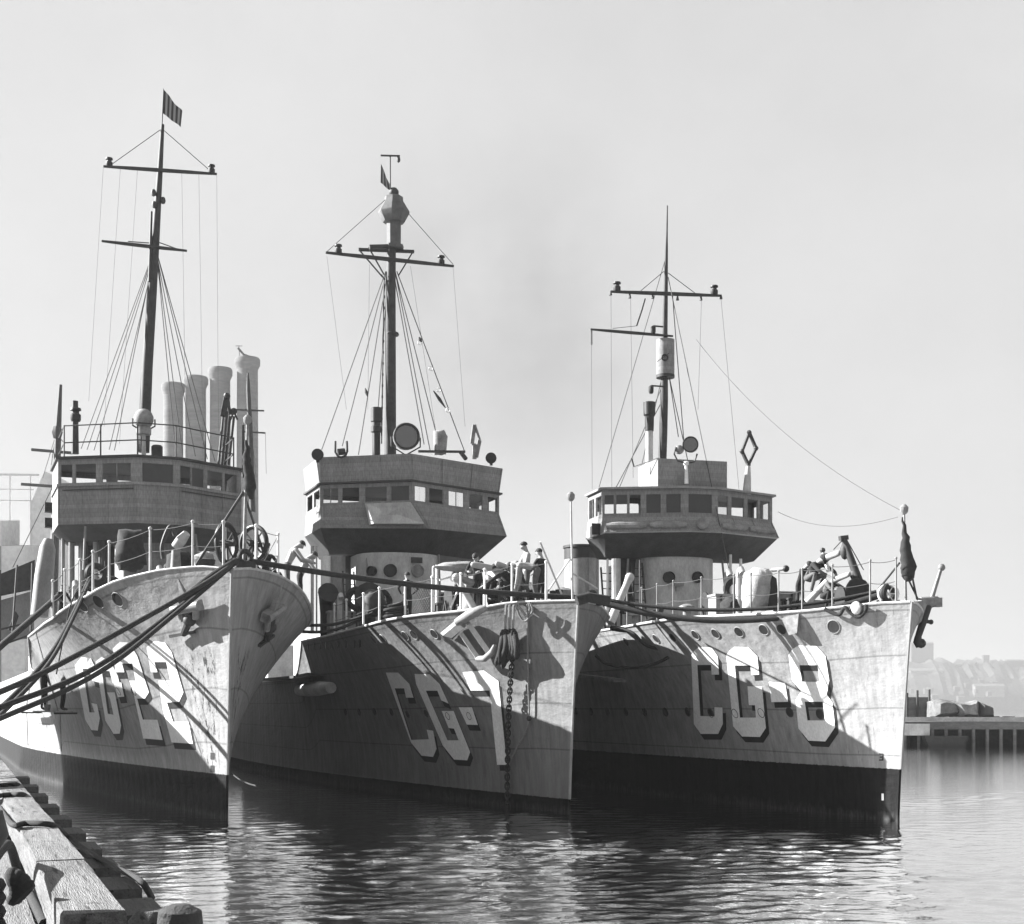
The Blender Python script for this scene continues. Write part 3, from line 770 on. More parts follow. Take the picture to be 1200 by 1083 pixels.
# ---- 8
s=S8
m8,Lm,k=mast(s,[(776,545),(777.2,510),(778.3,470),(779,388),(780,340),(781,292),(781.4,276),(782,241)],[5,4.9,4.6,3.4,2.7,1.8,1.2,.7]); L8m=Lm
yd=yard(s,m8,Lm,(715.7,341.8),(844.4,346.6),.075); lamp(s,yd,Lm-.12,723,337,1.1); lamp(s,yd,Lm-.12,837,341,1.1)
yd2=yard(s,m8,Lm,(692,386),(788.5,394),.06)
for px,py in((715.5,346),(738,349.5),(765,350),(794,352),(821.5,352),(845,350.5)):
    mb=MB(); mb.tube([s.pL(px,py-5,Lm-.12),s.pL(px,py,Lm-.12)],[.03,.06],M_DARK(),6); mb.build('block',yd)
for px,py in((765.5,386),(763,456)):
    mb=MB(); c=s.pL(px,py,Lm-.15); mb.lathe([(.06,-.16),(.09,-.1),(.09,.08),(.05,.12)],M_BLACK(),c,10); mb.tube([c+Vector((0,0,.12)),s.pL(777,py-3,Lm-.1)],.03,M_DARK(),6); mb.build('masthead_light',m8)
cn=MB(); a=s.pL(779.7,442,Lm); b=s.pL(779.7,398.5,Lm); rr=10.6*k
cn.lathe([(rr*.96,a.z),(rr,a.z+.05),(rr,b.z),(rr*.92,b.z),(rr*.9,a.z+.12)],M_BRIDGE(),Vector((a.x,a.y,0)),20); cn.lathe([(rr*1.02,a.z-.03),(rr*1.03,a.z+.07)],M_DARK(),Vector((a.x,a.y,0)),20)
q=cn.build('crows_nest',m8)
rot=(s.I.to_3x3()@Vector((0,-1,0))).to_track_quat('Z','Y').to_matrix(); em=MB(); em.torus(s.pL(779,419,Lm-rr-.03),.1,.03,M_BLACK(),rot,14,6); em.bar(s.pL(770,424,Lm-rr-.02),s.pL(784,414,Lm-rr-.02),.03,.02,M_BLACK()); em.build('emblem',q)
for a,b in(((779,306),(702,571)),((778,318),(746,345)),((783,320),(815,344))): line(s,m8,Lm,(a,b),.014,'stay')
for a,b,L2 in(((783,325),(856,676),Lm-4.5),((788,345),(802,525),Lm-.5),((784,440),(795,512),Lm-.3),((785,445),(806,540),Lm-.3),((775,445),(752,545),Lm+.3),((775,455),(726,571),Lm+.3),((776,470),(722,571),Lm+.5)): line(s,m8,Lm,(a,b),.016,'shroud',L2=L2)
for a,b in(((716,347),(717,571)),((739,350),(742,560)),((693,390),(694,573)),((822,352),(818,480)),((845,351),(866,573))): line(s,yd,Lm-.12,(a,b),.007,'halyard')
mb=MB(); mb.tube([s.pL(693,386,Lm),s.pL(693.2,404,Lm)],.035,M_DARK(),6); mb.build('block',yd2)
for a,b in(((746,382),(752,364)),((752,364),(756,350))): line(s,yd2,Lm,(a,b),.03,'tackle')
line(s,yd2,Lm,((718,385),(746,382)),.01,'lift')
plan,zs,zr,zb=S8.br
c=s.pL(761,540,Lm-.3); z0=zr+.05; zz=s.pL(760.5,471.5,Lm-.3).z; c0=Vector((c.x,c.y,0)); mb=MB(); px_=1/ F*s.w(c).y
mb.lathe([(4.3*px_,z0),(4.3*px_,zz-1.0)],M_LIGHT(),c0,14)
mb.lathe([(5*px_,zz-1.02),(5.4*px_,zz-.75),(5.4*px_,zz-.5),(7*px_,zz-.45),(7*px_,zz)],M_BLACK(),c0,14); mb.build('galley_pipe',s.e)
searchlight(s,Lf8-.35,809.5,521.5,9.3,bpy.data.objects['chart_house'],zbase=None,yaw=R(-5))
mb=MB(); c=s.pL(808,521.5,Lf8-.35)
pts=[s.pL(x,y,Lf8-.3) for x,y in((792,524),(790,532),(794,540),(804,543),(814,541),(817,532))]; mb.tube(pts,.03,M_DARK(),6)
mb.tube([s.pL(804,543,Lf8-.3),s.pL(804.5,567,Lf8-.3)],[.05,.07],M_WHITE(),10); mb.lathe([(.09,0),(.1,.1),(.06,.12)],M_WHITE(),s.pL(804,545,Lf8-.3),10); mb.ball(s.pL(796,527,Lf8-.25),.16,M_STEEL(),10); mb.build('searchlight_yoke',bpy.data.objects['chart_house'])
mb=MB(); LD=13.3
D=[(878,507),(869.5,529),(877,545),(886,525.5)]
for a,b in zip(D,D[1:]+D[:1]): mb.bar(s.pL(*a,LD),s.pL(*b,LD),.12,.08,M_DARK())
for a in D: mb.ball(s.pL(*a,LD),.09,M_DARK(),8)
lo=s.pL(875,580,LD); hi=s.pL(877,545,LD); mb.tube([lo,lo.lerp(hi,.5),hi],[.15,.12,.07],M_LIGHT(),12); mb.build('direction_finder',s.e)
mb=MB(); mb.bar(s.pL(743,547,Lf8+1),s.pL(740,537,Lf8+1),.04,.04,M_DARK()); mb.bar(s.pL(743,547,Lf8+1),s.pL(771,537,Lf8),.03,.03,M_DARK()); mb.build('awning_rail',s.e)
# side running-light screen on 8
c=s.pL(698,622,14.2); mb=MB(); mb.box(c,(.9,.1,.38),M_BLACK()); mb.box(c+Vector((.42,-.12,0)),(.06,.3,.38),M_BLACK()); mb.build('running_light_board',b8)
lid=MB(); rot=(s.I.to_3x3()@Vector((-.3,-1,.2))).to_track_quat('Z','Y').to_matrix(); lid.lathe([(.2,0),(.2,.1),(.12,.18)],M_CANVASD(),s.pL(824,614,12.2),14,rot); lid.build('covered_lamp',b8)
# ---- deckhouses under the bridges
def roundhouse(s,px0,px1,L,depth,z0,z1,name='deckhouse',m=None):
    a=s.pL(px0,680,L); b=s.pL(px1,680,L); bc=(a.y+b.y)/2; w=abs(a.y-b.y)/2; mb=MB()
    prof=[]
    for i in range(13):
        t=math.pi*i/12; prof.append((L-w*.8*math.sin(t)+w*.5, -(bc)+w*math.cos(t)))
    plan=prof+[(L+depth,-bc-w),(L+depth,-bc+w)]
    A=P3(plan,z0);B_=P3(plan,z1); loft(mb,A,B_,m or M_LIGHT()); mb.poly(B_,m or M_LIGHT())
    o=mb.build(name,s.e,sharp=25); o['front']=L-w*.3
    return o,bc,w,L-w*.3
def disc(s,L,px,py,r,parent,name='porthole',m=None,face=None):
    c=s.pL(px,py,L); rot=Vector((1,0,0) if face is None else face).normalized().to_track_quat('Z','Y').to_matrix(); mb=MB()
    mb.lathe([(r*1.15,-.12),(r*1.15,.05),(r,.06),(r*.98,.02),(.01,.02)],m or M_BLACK(),c,16,rot); return mb.build(name,parent)
dh8,bc,w,Lf=roundhouse(S8,757,842,13.9,4,4.9,S8.br[3]+.05)
disc(S8,Lf-.02,784.5,676.5,.17,dh8); disc(S8,Lf-.02,817.5,676.5,.17,dh8)
mb=MB(); mb.bar(S8.pL(790,685,Lf-.08),S8.pL(801,685,Lf-.08),.1,.1,M_STEEL()); mb.bar(S8.pL(792,684,Lf-.08),S8.pL(792,693,Lf-.08),.03,.05,M_STEEL()); mb.build('bracket',dh8)
dh7,bc,w,Lf=roundhouse(S7,424,520,14.3,4,4.9,S7.br[1]-1.7)
disc(S7,Lf-.02,457.7,668.5,.2,dh7,m=M_DARK()); disc(S7,Lf-.02,489.5,669,.2,dh7,m=M_STEEL()); disc(S7,Lf+.3,435,669,.15,dh7,face=(.7,-.7,0))
mb=MB(); mb.box(S7.pL(488.5,656.5,Lf-.02),(.06,.4,.2),M_DARK()); mb.build('name_board',dh7)
dh22,bc,w,Lf=roundhouse(S22,150,236,14.6,4,5.3,S22.br[3]-.2,m=M_BRIDGE())
disc(S22,Lf-.02,213,633,.16,dh22)
# side posts and screens beneath the bridges
for s,items in((S8,((722,655,715,13.9,.16,M_LIGHT),(700,655,722,14.8,.05,M_GREY),(712,655,720,14.5,.04,M_WHITE),(688,655,725,15.2,.06,M_GREY),(868,655,715,13.3,.05,M_WHITE),(856,650,716,13.6,.05,M_WHITE),(750,655,728,13.2,.03,M_WIRE))),
                (S7,((383,652,735,15.2,.22,M_WHITE),(396,652,725,15.0,.25,M_GREY),(366,640,740,15.6,.06,M_LIGHT),(371,640,740,15.2,.03,M_LIGHT))),
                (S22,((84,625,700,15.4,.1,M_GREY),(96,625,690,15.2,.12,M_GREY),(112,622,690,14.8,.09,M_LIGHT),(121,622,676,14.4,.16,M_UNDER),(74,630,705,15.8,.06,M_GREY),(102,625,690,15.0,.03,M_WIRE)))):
    for px,y0,y1,L,r,m in items:
        a=s.pL(px,y0,L); b=s.pL(px,y1,L); b.z=max(b.z,s.zd(L)-.1); mb=MB(); mb.tube([a,b],r,m(),10); mb.build('bridge_post',s.e)
# canvas dodger and screens on 8 / 7 side
for s,pts,L,m,nm in((S8,[(742,712),(724,715),(726,655),(745,655)],14.6,M_DARK,'screen'),(S7,[(391,728),(405,726),(405,652),(391,652)],15.4,M_GREY,'screen'),(S7,[(405,725),(422,722),(422,652),(405,652)],16.0,M_DARK,'screen'),(S22,[(100,690),(134,676),(134,622),(100,624)],16.0,M_DARK,'screen')):
    q=[s.pL(x,y,L) for x,y in pts]; mb=MB(); mb.hexa(q,[p-Vector((.06,0,0)) for p in q],m()); mb.build(nm,s.e)
# ---- funnels (hidden ones stand behind the bridges) and main masts aft
def funnel(s,L,b,r,z0,z1,band=.55):
    mb=MB(); mb.lathe([(r*1.02,z0),(r,z1-band)],M_GREY(),lv(L,b,0),20); f=mb.build('funnel',s.e)
    mb=MB(); mb.lathe([(r*1.03,z1-band),(r*1.03,z1-.12),(r*1.1,z1-.1),(r*1.1,z1),(r*.85,z1),(r*.8,z1-.4)],M_BLACK(),lv(L,b,0),20); mb.build('funnel_cap',f)
for s,Ls in((S22,(24,)),(S7,(25,)),(S8,(25.5,))):
    for L in Ls:
        d=s.w(lv(L,0,0)).y; x=s.px(lv(L,0,0))[0]
        zt=HC+(HOR-640)/F*d
        funnel(s,L,0,.72,2.6,min(zt,9.6))
s=S7; mm,L7a,kk=mast(s,[(296,600),(293,500),(291,455),(290.5,437)],[3.5,3,2.4,1],L=60,name='main_mast')
for a,b in(((271,480),(309.5,481.5)),((284,506),(311,507.5))):
    mb=MB(); mb.tube([s.pL(*a,60),s.pL(*b,60)],.06,M_DARK(),6); mb.build('yard',mm)
for a,b in(((311,508),(312,555)),((289,440),(300,560))): line(s,mm,60,(a,b),.015,'halyard')
m1=MB(); A=P3([(19.5,-2.3),(19.5,2.3),(33,2.3),(33,-2.3)],3.8); B_=P3([(19.5,-2.3),(19.5,2.3),(33,2.3),(33,-2.3)],6.6); loft(m1,A,B_,M_GREY()); m1.poly(B_,M_GREY()); m1.build('shade_house',S22.e)  # house added amidships on 22 to carry its shade along the side of 7
# main-deck houses so that the waist of each ship is furnished
for s in(S22,S7,S8):
    mb=MB(); 
    for L0,L1,w,h in((21,29,1.6,2.2),(36,42,1.5,2.1),(52,58,1.6,2.2)):
        A=P3([(L0,-w),(L0,w),(L1,w),(L1,-w)],3.8); B_=P3([(L0,-w),(L0,w),(L1,w),(L1,-w)],3.8+h); m1=MB(); loft(m1,A,B_,M_LIGHT()); m1.poly(B_,M_GREY()); m1.build('deckhouse',s.e)
# ------------------------------------------------------------------ things on, over and between the ships
def thing(mb, name, label, cat, s=None, group=None, kind=None, sharp=40, parts=(), shadow=True):
    """mesh built in ship (or world) coordinates becomes a thing with its origin at its own base"""
    M=s.M if s else Matrix.Identity(4)
    allv=[Vector(v) for m_ in [mb]+[p[1] for p in parts] if m_ for v in m_.v]
    c=sum(allv,Vector())/len(allv); c.z=min(v.z for v in allv)
    def sh(m_): m_.v=[tuple(Vector(v)-c) for v in m_.v]; return m_
    if mb and mb.v: o=sh(mb).build(name,None,sharp)
    else: o=empty(name)
    o.matrix_world=M@Matrix.Translation(c)
    for nm,pm,lab in parts:
        p=sh(pm).build(nm,o,sharp)
        if lab: p['label']=lab
    return tag(o,label,cat,group,kind)
def W(s,px,py,L=None,b=None):
    return s.pL(px,py,L) if L is not None else s.pb(px,py,b)
# --- flags
def flag_mat(stripes):
    nm='flag_cloth%d'%stripes
    if nm in MATS: return MATS[nm]
    m=bpy.data.materials.new('striped_flag_cloth'); nt,b=nodes_of(m)
    at_=nt.nodes.new('ShaderNodeAttribute'); at_.attribute_name='st'
    cr=nt.nodes.new('ShaderNodeValToRGB'); cr.color_ramp.interpolation='CONSTANT'; cr.color_ramp.elements[0].color=g3(.03); cr.color_ramp.elements[1].position=.5; cr.color_ramp.elements[1].color=g3(.22)
    fr=nt.nodes.new('ShaderNodeMath'); fr.operation='FRACT'; nt.links.new(at_.outputs['Fac'],fr.inputs[0]); nt.links.new(fr.outputs[0],cr.inputs[0])
    nt.links.new(cr.outputs[0],b.inputs['Base Color']); b.inputs['Roughness'].default_value=.9; MATS[nm]=m; return m
def flag(s,L,hoist,fly,label,nstripe=8,wave=.08,cat='flag',canton=False):
    """hoist: 2 px points (top,bottom); fly: 2 px points (top,bottom)"""
    a,b=[s.pL(x,y,L) for x,y in hoist]; c,d=[s.pL(x,y,L) for x,y in fly]
    nu,nv=22,10; vs=[];st=[]
    for side in(0,1):
        for i in range(nu+1):
            u=i/nu
            for j in range(nv+1):
                v=j/nv; p=a.lerp(b,v).lerp(c.lerp(d,v),u)
                p=p+Vector((math.sin(u*9+v*1.2)*wave*u+side*.006,0,math.sin(u*7)*wave*.4*u)); vs.append(p); st.append((u*nstripe/2) )
    fs=[];n=(nu+1)*(nv+1)
    for i in range(nu):
        for j in range(nv):
            q=i*(nv+1)+j; f=(q,q+nv+1,q+nv+2,q+1); fs.append(f); fs.append(tuple(n+k for k in f[::-1]))
    mb=MB(); mb.add(vs,fs,flag_mat(nstripe)); cc=sum(vs,Vector())/len(vs)
    mb.v=[tuple(Vector(v)-cc) for v in mb.v]
    o=mb.build('flag',None,60,doubles=False); o.matrix_world=s.M@Matrix.Translation(cc)
    at_=o.data.attributes.new('st','FLOAT','POINT'); at_.data.foreach_set('value',st)
    return tag(o,label,cat,'flags flying from the mastheads')
Lm22=m22['L']
flag(S22,Lm22,((191.8,105),(191,133)),((213.5,131),(212,149)),'striped flag streaming from the masthead above the numeral 22 destroyer',9)
flag(S7,L7m,((446.5,192),(446,214)),((458,220),(461,227)),'striped flag drooping beside the lantern shaped crow\'s nest',7,.05)
def furled(s,L,pts,rs,label):
    q=[s.pL(x,y,L) for x,y in pts]; mb=MB(); rnd=random.Random(4)
    n=14; dense=[];rr=[]
    for i in range(len(q)-1):
        for t in(0,.25,.5,.75): dense.append(q[i].lerp(q[i+1],t)+Vector((rnd.uniform(-.02,.02),rnd.uniform(-.02,.02),0))); rr.append((rs[i]+(rs[i+1]-rs[i])*t)*rnd.uniform(.94,1.06))
    dense.append(q[-1]); rr.append(rs[-1])
    mb.tube(dense,rr,M_DKCLOTH(),9)
    mb.v=[(x,y+.35*math.sin(z*9+x*5)*.05,z) for x,y,z in mb.v]
    return thing(mb,'furled_flag',label,'flag',s,'dark jacks hanging limp on the bow staffs',sharp=80)
furled(S22,.3,((289,516),(289,535),(291,552),(293,572),(294,585)),(.03,.10,.13,.16,.05),'dark jack hanging limp on the staff over the numeral 22 bow')
furled(S8,-.2,((1059,606),(1060,625),(1062,645),(1064,665),(1065,676),(1063,681)),(.015,.07,.14,.19,.16,.03),'dark jack hanging limp on the staff over the numeral 8 bow')
# --- bow staffs and their stays, part of each ship
def jackstaff(s,L,base,top,legs,r=.035,lampy=True):
    mb=MB(); a=s.pL(*base,L); b=s.pL(*top,L); mb.tube([a,b],[r,r*.7],M_LIGHT() if s is S7 else M_STEEL(),8)
    o=mb.build('jackstaff',s.e)
    m2=MB(); m2.lathe([(.05,-.12),(.1,-.06),(.11,.05),(.05,.12)],M_STEEL(),b,10); m2.build('staff_lamp',o)
    for p,q,L2 in legs:
        m3=MB(); m3.tube([s.pL(*p,L),s.pL(*q,L2)],r*.75,M_DARK() if s is not S7 else M_LIGHT(),6); m3.build('staff_stay',o)
    return o
jackstaff(S22,.35,(286,662),(290,492),(((285,577),(230,662),2.2),((285,577),(309,648),2.6)),.05)
jackstaff(S7,.35,(671,704),(669,582),(((668,655),(633,706),2.4),((671,672),(700,690),2.4),((633,635),(658,696),.9)),.035)
jackstaff(S8,.2,(1061.5,704),(1059.5,597),(((1054,660),(1030,690),2),((1069,676),(1074.5,702),1.4),((1064,678),(1076,703),1.8)),.035)
# --- guard rails
def rails(s,posts,L_of,side,h0=.06,wires=(.55,1.0),name='guard_rail',m=None):
    base=[];tops=[]
    rr=MB()
    for px,pt,pb_ in posts:
        pass
def guard(s,pxs,side,hgt=1.05,m=None,wires=(.5,1.0),inset=.1,wire_sag=.04,rp=.025):
    """stanchions along the deck edge at photo columns pxs"""
    pts=[]
    for px in pxs:
        lo,hi=0.0,20.0
        for k in range(40):
            u=(lo+hi)/2; p=s.pt(u,s.zd(u)); q=Vector((p.x,-(abs(p.y)-inset)*side,p.z))
            x=s.px(q)[0]
            if (x>px)==(side>0): lo=u
            else: hi=u
        pts.append(q)
    r=MB()
    for h in wires:
        for a,b in zip(pts,pts[1:]):
            r.tube(sag(a+Vector((0,0,h*hgt)),b+Vector((0,0,h*hgt)),wire_sag,6),.009,M_WIRE(),5,cap=False)
    o=r.build('guard_rail',s.e)
    for p in pts:
        mb=MB(); mb.tube([p-Vector((0,0,.06)),p+Vector((0,0,hgt+.04))],[rp,rp*.85],m or M_STEEL(),8); mb.ball(p+Vector((0,0,hgt+.04)),rp*1.5,m or M_STEEL(),8); mb.build('stanchion',o)
    return pts
guard(S22,[62,76,94,109,128,176,226,262],1,1.12,M_LIGHT(),rp=.035)
guard(S22,[300,326,345,360],-1,1.1,M_WHITE(),rp=.035)
guard(S7,[392,406,426,444.6,474.7,506.5,540,568,600,640],1,1.0,M_WHITE(),rp=.035)
guard(S7,[684,700,712],-1,1.0,M_LIGHT())
guard(S8,[735,752,770,789,822,860,880,912.4,940,975.5,1019.7,1050],1,1.05,M_GREY())
guard(S8,[1070,1080,1085],-1,1.05,M_GREY())
# --- hawsers and lines (each its own thing)
ropeg='mooring lines'
def rope(pts,r,label,s=None,m=None,name='mooring_rope',group=ropeg,n=8):
    mb=MB(); mb.tube(pts,r,m or M_ROPE(),n); return thing(mb,name,label,'rope',s,group,sharp=80)
def curve(pts,n=8):
    """Catmull-Rom through points"""
    pts=[Vector(p) for p in pts]; out=[]; P=[pts[0]*2-pts[1]]+pts+[pts[-1]*2-pts[-2]]
    for i in range(1,len(P)-2):
        a,b,c,d=P[i-1:i+3]
        for k in range(n):
            t=k/n; out.append(.5*((2*b)+(c-a)*t+(2*a-5*b+4*c-d)*t*t+(3*b-a-3*c+d)*t**3))
    out.append(pts[-1]); return out
d22=S22.o.y
bowd=d22-.3
# bow breast lines of 22 to the dock, off to the left
BOL1=Vector((-10.6,20.0,1.5)); BOL2=Vector((-12.2,26.6,1.5))
def dockrope(px,lab,r):
    """px: list of (x,y,depth)"""
    k=[at(*p) for p in px]
    if px[-1][0]<-50: k.append((BOL1 if px[-1][2]<23 else BOL2)+Vector((.18,.1,.07*(sum(map(ord,lab))%4-1))))
    rope(curve(k),r,lab)
dockrope([(276,659,d22-.2),(230,690,33),(86,770,29),(0,811,26.5),(-150,868,22)],'upper tarred hawser from the numeral 22 stem down to the dock',.062)
dockrope([(274,661,d22-.3),(215,708,33.2),(111,783,29.5),(0,829,27),(-150,885,22)],'middle tarred hawser from the numeral 22 stem, crossing the painted figures',.062)
dockrope([(272,663,d22-.4),(213,713,32.8),(118,787,29),(0,842,26),(-150,900,21)],'lowest tarred hawser from the numeral 22 stem down to the dock',.055)
dockrope([(276,658,d22-.25),(245,678,34.2),(212,705,33.3)],'thick spliced part of the hawsers just under the numeral 22 stem',.10)
pf=S22.w(S22.pL(104,681,5.6)); dd=pf.y
dockrope([(105,678,dd-.2),(80,731,dd-3),(53,775,dd-6),(0,830,dd-9),(-60,872,dd-13)],'fore hawser dropping steeply from the black roller chock by the three portholes',.06)
dockrope([(106,680,dd-.3),(84,728,dd-3.2),(56,779,dd-6.4),(0,838,dd-9.6),(-60,884,dd-14)],'aft hawser dropping steeply from the black roller chock by the three portholes',.05)
dockrope([(68,699,42),(30,732,38),(0,758,35.5),(-60,810,31)],'dark hawser leading from the waist of the numeral 22 ship off to the dock',.085)
dockrope([(103,682,dd-.3),(86,700,dd-1.2),(75,745,dd-1.6),(66,790,dd-2)],'thin line hanging down the side near the painters',.02)
# long line along the bows: 22 stem -> 7 stem -> 8 bow
A=S22.w(S22.pL(285,656,.4)); B=S7.w(S7.pL(690,701,.6)); C=S8.w(S8.pL(1030,698,1.2))
rope(sag(A,B,.16,24),.075,'long black hawser from the numeral 22 bow across to the middle bow')
rope(sag(B,C,.62,24),.085,'heavier sagging hawser from the middle bow to the numeral 8 bow')
rope(sag(B+Vector((0,0,.05)),C+Vector((0,.25,.12)),.42,24),.05,'thinner hawser just above the heavy one, middle bow to numeral 8 bow')
rope([at(x,y,d) for x,y,d in((676,704,34.5),(690,700,34.6),(705,703,34.7),(712,704,34.8))],.13,'thick eye of the hawser on the middle bow',name='rope_eye')
def h7(px,py,L,b=None): return S7.w(S7.pL(px,py,L))
P0=S7.w(S7.pL(717,736,5.0)); 
def mix(p,q,t): return p.lerp(q,t)
E8a=S8.w(S8.pL(838,724,7.4)); E8b=S8.w(S8.pL(832,732,7.6))
def swing(a,b,mid,lab,r):
    k=[a]+[at(x,y,a.y+(b.y-a.y)*t) for x,y,t in mid]+[b]; rope(curve(k),r,lab,group='slack lines hanging between the hulls')
swing(P0,E8a,((740,741,.25),(757,756,.4),(780,761,.6),(805,754,.8)),'upper slack line looping between the middle bow and the numeral 8 hull',.05)
swing(S7.w(S7.pL(698,768,4.6)),E8b,((712,778,.12),(740,782,.35),(770,777,.6),(803,757,.85)),'lower slack line looping between the middle bow and the numeral 8 hull',.05)
swing(P0,S8.w(S8.pL(775,722,11)),((735,738,.3),(750,733,.55)),'short thick line from the middle bow to the numeral 8 deck edge',.09)
swing(S22.w(S22.pL(340,738,8.5)),S7.w(S7.pL(437,718,9)),((365,741,.3),(389,739,.5),(412,731,.75)),'slack line looping from the numeral 22 side to the middle deck edge',.05)
swing(S22.w(S22.pL(338,733,8.5)),S7.w(S7.pL(432,720,9)),((362,733,.3),(389,732,.5),(410,727,.75)),'line above the slack loop to the middle deck edge',.05)
swing(S22.w(S22.pL(272,907,.05)),at(300,921,33.5),((280,913,.4),(290,918,.75)),'thin line trailing from the numeral 22 stem into the water',.02)
# wires forward from the masts
for a,b,lab,r in((S8.w(S8.pL(816,398,L8m)),S8.w(S8.pL(1059,600,0.2)),'thin forestay from the canvas drum mast down to the numeral 8 jackstaff',.009),):
    rope(sag(a,b,.6,16),r,lab,m=M_WIRE(),name='forestay',group=None,n=5)
rope(sag(S8.w(S8.pL(912,600,13.2)),S8.w(S8.pL(1052,606,.3)),.35,12),.008,'faint dipping wire from the numeral 8 wheelhouse to its jackstaff',m=M_WIRE(),name='signal_wire',group=None,n=5)
# --- anchors
def anchor22(s,side,pts,lab):
    """fluke spike rising over a bracketed crown on the bow"""
    mb=MB(); 
    sp,base,cr=[s.on_hull(x,y,.12)[0] for x,y in pts]
    return sp,base,cr
def hullpt(s,px,py,off): 
    p,n=s.on_hull(px,py); r=s.ray(px,py).normalized()
    if off<=.02: return p+n*off
    return p-r*(off/max(.33,abs(n.dot(r))))
def anchor(s,tip,mid,crown,foot,lab,sc=1.0,m=None):
    m=m or M_STEEL(); mb=MB()
    a=hullpt(s,*tip,.30*sc); b=hullpt(s,*mid,.22*sc); c=hullpt(s,*crown,.2*sc); d=hullpt(s,*foot,.12*sc)
    up=(a-b).normalized(); n=s.on_hull(*mid)[1]; side=up.cross(n).normalized()
    w=.17*sc
    fl=MB(); fl.hexa([b-side*w-n*.1,b+side*w-n*.1,b+side*w+n*.08,b-side*w+n*.08],[a-side*.015-n*.02,a+side*.015-n*.02,a+side*.015+n*.02,a-side*.015+n*.02],m)
    cr=MB(); cr.bar(b-side*.5*sc,b+side*.45*sc,.26*sc,.24*sc,m,up=n); cr.tube([b-side*.5*sc+n*.05,b+side*.5*sc+n*.05],.13*sc,m,10)
    for k in(-.3,.3): cr.tube([b+side*k*sc,c+side*k*.8*sc],.09*sc,m,8)
    sh=MB(); sh.tube([b,c,d],[.1*sc,.11*sc,.09*sc],M_DARK(),8); sh.bar(d-side*.5*sc,d+side*.4*sc,.08,.1,M_DARK(),up=n)
    sh.ball(c,.17*sc,M_DARK(),10)
    return thing(None,'anchor',lab,'anchor',s,'anchors stowed at the bows',parts=(('fluke',fl,None),('crown',cr,None),('shank',sh,None)))
anchor(S22,(209,679),(220,712),(222,727),(215,743),'anchor stowed on the lit side of the numeral 22 bow',1.0)
anchor(S22,(330,686),(320,718),(317,735),(313,750),'anchor stowed on the shaded side of the numeral 22 bow',1.0)
# anchor shelf of 7
s=S7
mb=MB()
def hp(px,py,o): return hullpt(S7,px,py,o)
a,b,c,d=hp(515,741,.05),hp(531,748,.05),hp(580,728,.05),hp(545,716,.05)
fl=MB(); fl.tube([hp(536,729,.35),hp(548,722,.42),hp(562,715,.40),hp(570,712,.3)],[.11,.14,.12,.08],M_GREY(),10)
fl2=MB(); q=[hp(516,742,.1),hp(540,722,.1),hp(552,726,.1),hp(530,750,.1)]; q2=[hp(519,745,.3),hp(541,727,.4),hp(550,731,.4),hp(529,748,.28)]; fl2.hexa(q,q2,M_GREY())
sk=MB(); sk.bar(hp(548,730,.3),hp(575,768,.28),.16,.14,M_LIGHT()); sk.bar(hp(540,742,.22),hp(560,771,.2),.1,.12,M_LIGHT())
cr=MB(); cr.tube([hp(559,772,.2),hp(568,772,.3),hp(577,764,.35),hp(580,756,.3)],[.07,.09,.09,.05],M_GREY(),10)
thing(None,'anchor','light painted anchor lying on the side of the middle bow','anchor',S7,'anchors stowed at the bows',parts=(('fluke',fl,None),('crown',fl2,None),('shank',sk,None),('bill',cr,None)))
# hanging anchor of 8
s=S8; La=1.6
st=MB(); st.tube([s.pL(1103,666,La),s.pL(1092,701,La)],[.045,.06],M_STEEL(),10); st.ball(s.pL(1103.5,665,La),.1,M_STEEL(),10)
hd=MB(); hd.tube([s.pL(1078,704,La),s.pL(1090,706,La),s.pL(1099,704,La)],[.1,.16,.12],M_STEEL(),10); hd.box(s.pL(1097,706,La),(.2,.25,.24),M_STEEL())
sh=MB(); sh.tube([s.pL(1088,708,La),s.pL(1082,728,La),s.pL(1076,746,La)],[.11,.1,.085],M_DARK(),10); sh.tube([s.pL(1076,746,La),s.pL(1075,752,La),s.pL(1078,756,La)],[.09,.11,.12],M_DARK(),10); sh.ball(s.pL(1079.5,754,La),.13,M_DARK(),10)
sh.tube([s.pL(1083,728,La),s.pL(1091,729,La)],[.05,.05],M_DARK(),8); sh.ball(s.pL(1091,729,La),.07,M_DARK(),8)
fk=MB(); fk.bar(s.pL(1071,728,La),s.pL(1084,724,La),.1,.16,M_DARK())
thing(None,'anchor','long shanked anchor with its ball ended stock hung at the numeral 8 bow','anchor',S8,'anchors stowed at the bows',parts=(('stock',st,None),('crown',hd,None),('shank',sh,None),('arm',fk,None)))
# cathead carrying it
mb=MB(); p0=S8.pt(1.6,S8.zd(1.6)); pp=Vector((p0.x,abs(p0.y),p0.z-.35)); 
q=[S8.pL(x,y,1.5) for x,y in((1066,706),(1088,703),(1080,728),(1066,742))]; mb.hexa(q,[v-Vector((.35,0,0)) for v in q],M_GREY()); mb.build('cathead',S8.e)
# hull flap on 8
q=[hullpt(S8,x,y,o) for x,y,o in((913,730,.03),(936,719,.03),(943,732,.25),(935,741,.45),(925,736,.4))]
mb=MB(); 
q=[S8.on_hull(*p)[0] for p in((917,724),(937,719),(939,738),(929,741))]; n=S8.on_hull(928,726)[1]
mb.hexa(q,[q[0]+n*.05,q[1]+n*.05,q[2]+n*.22,q[3]+n*.2],M_STEEL()); mb.build('hull_chute',S8.hull)
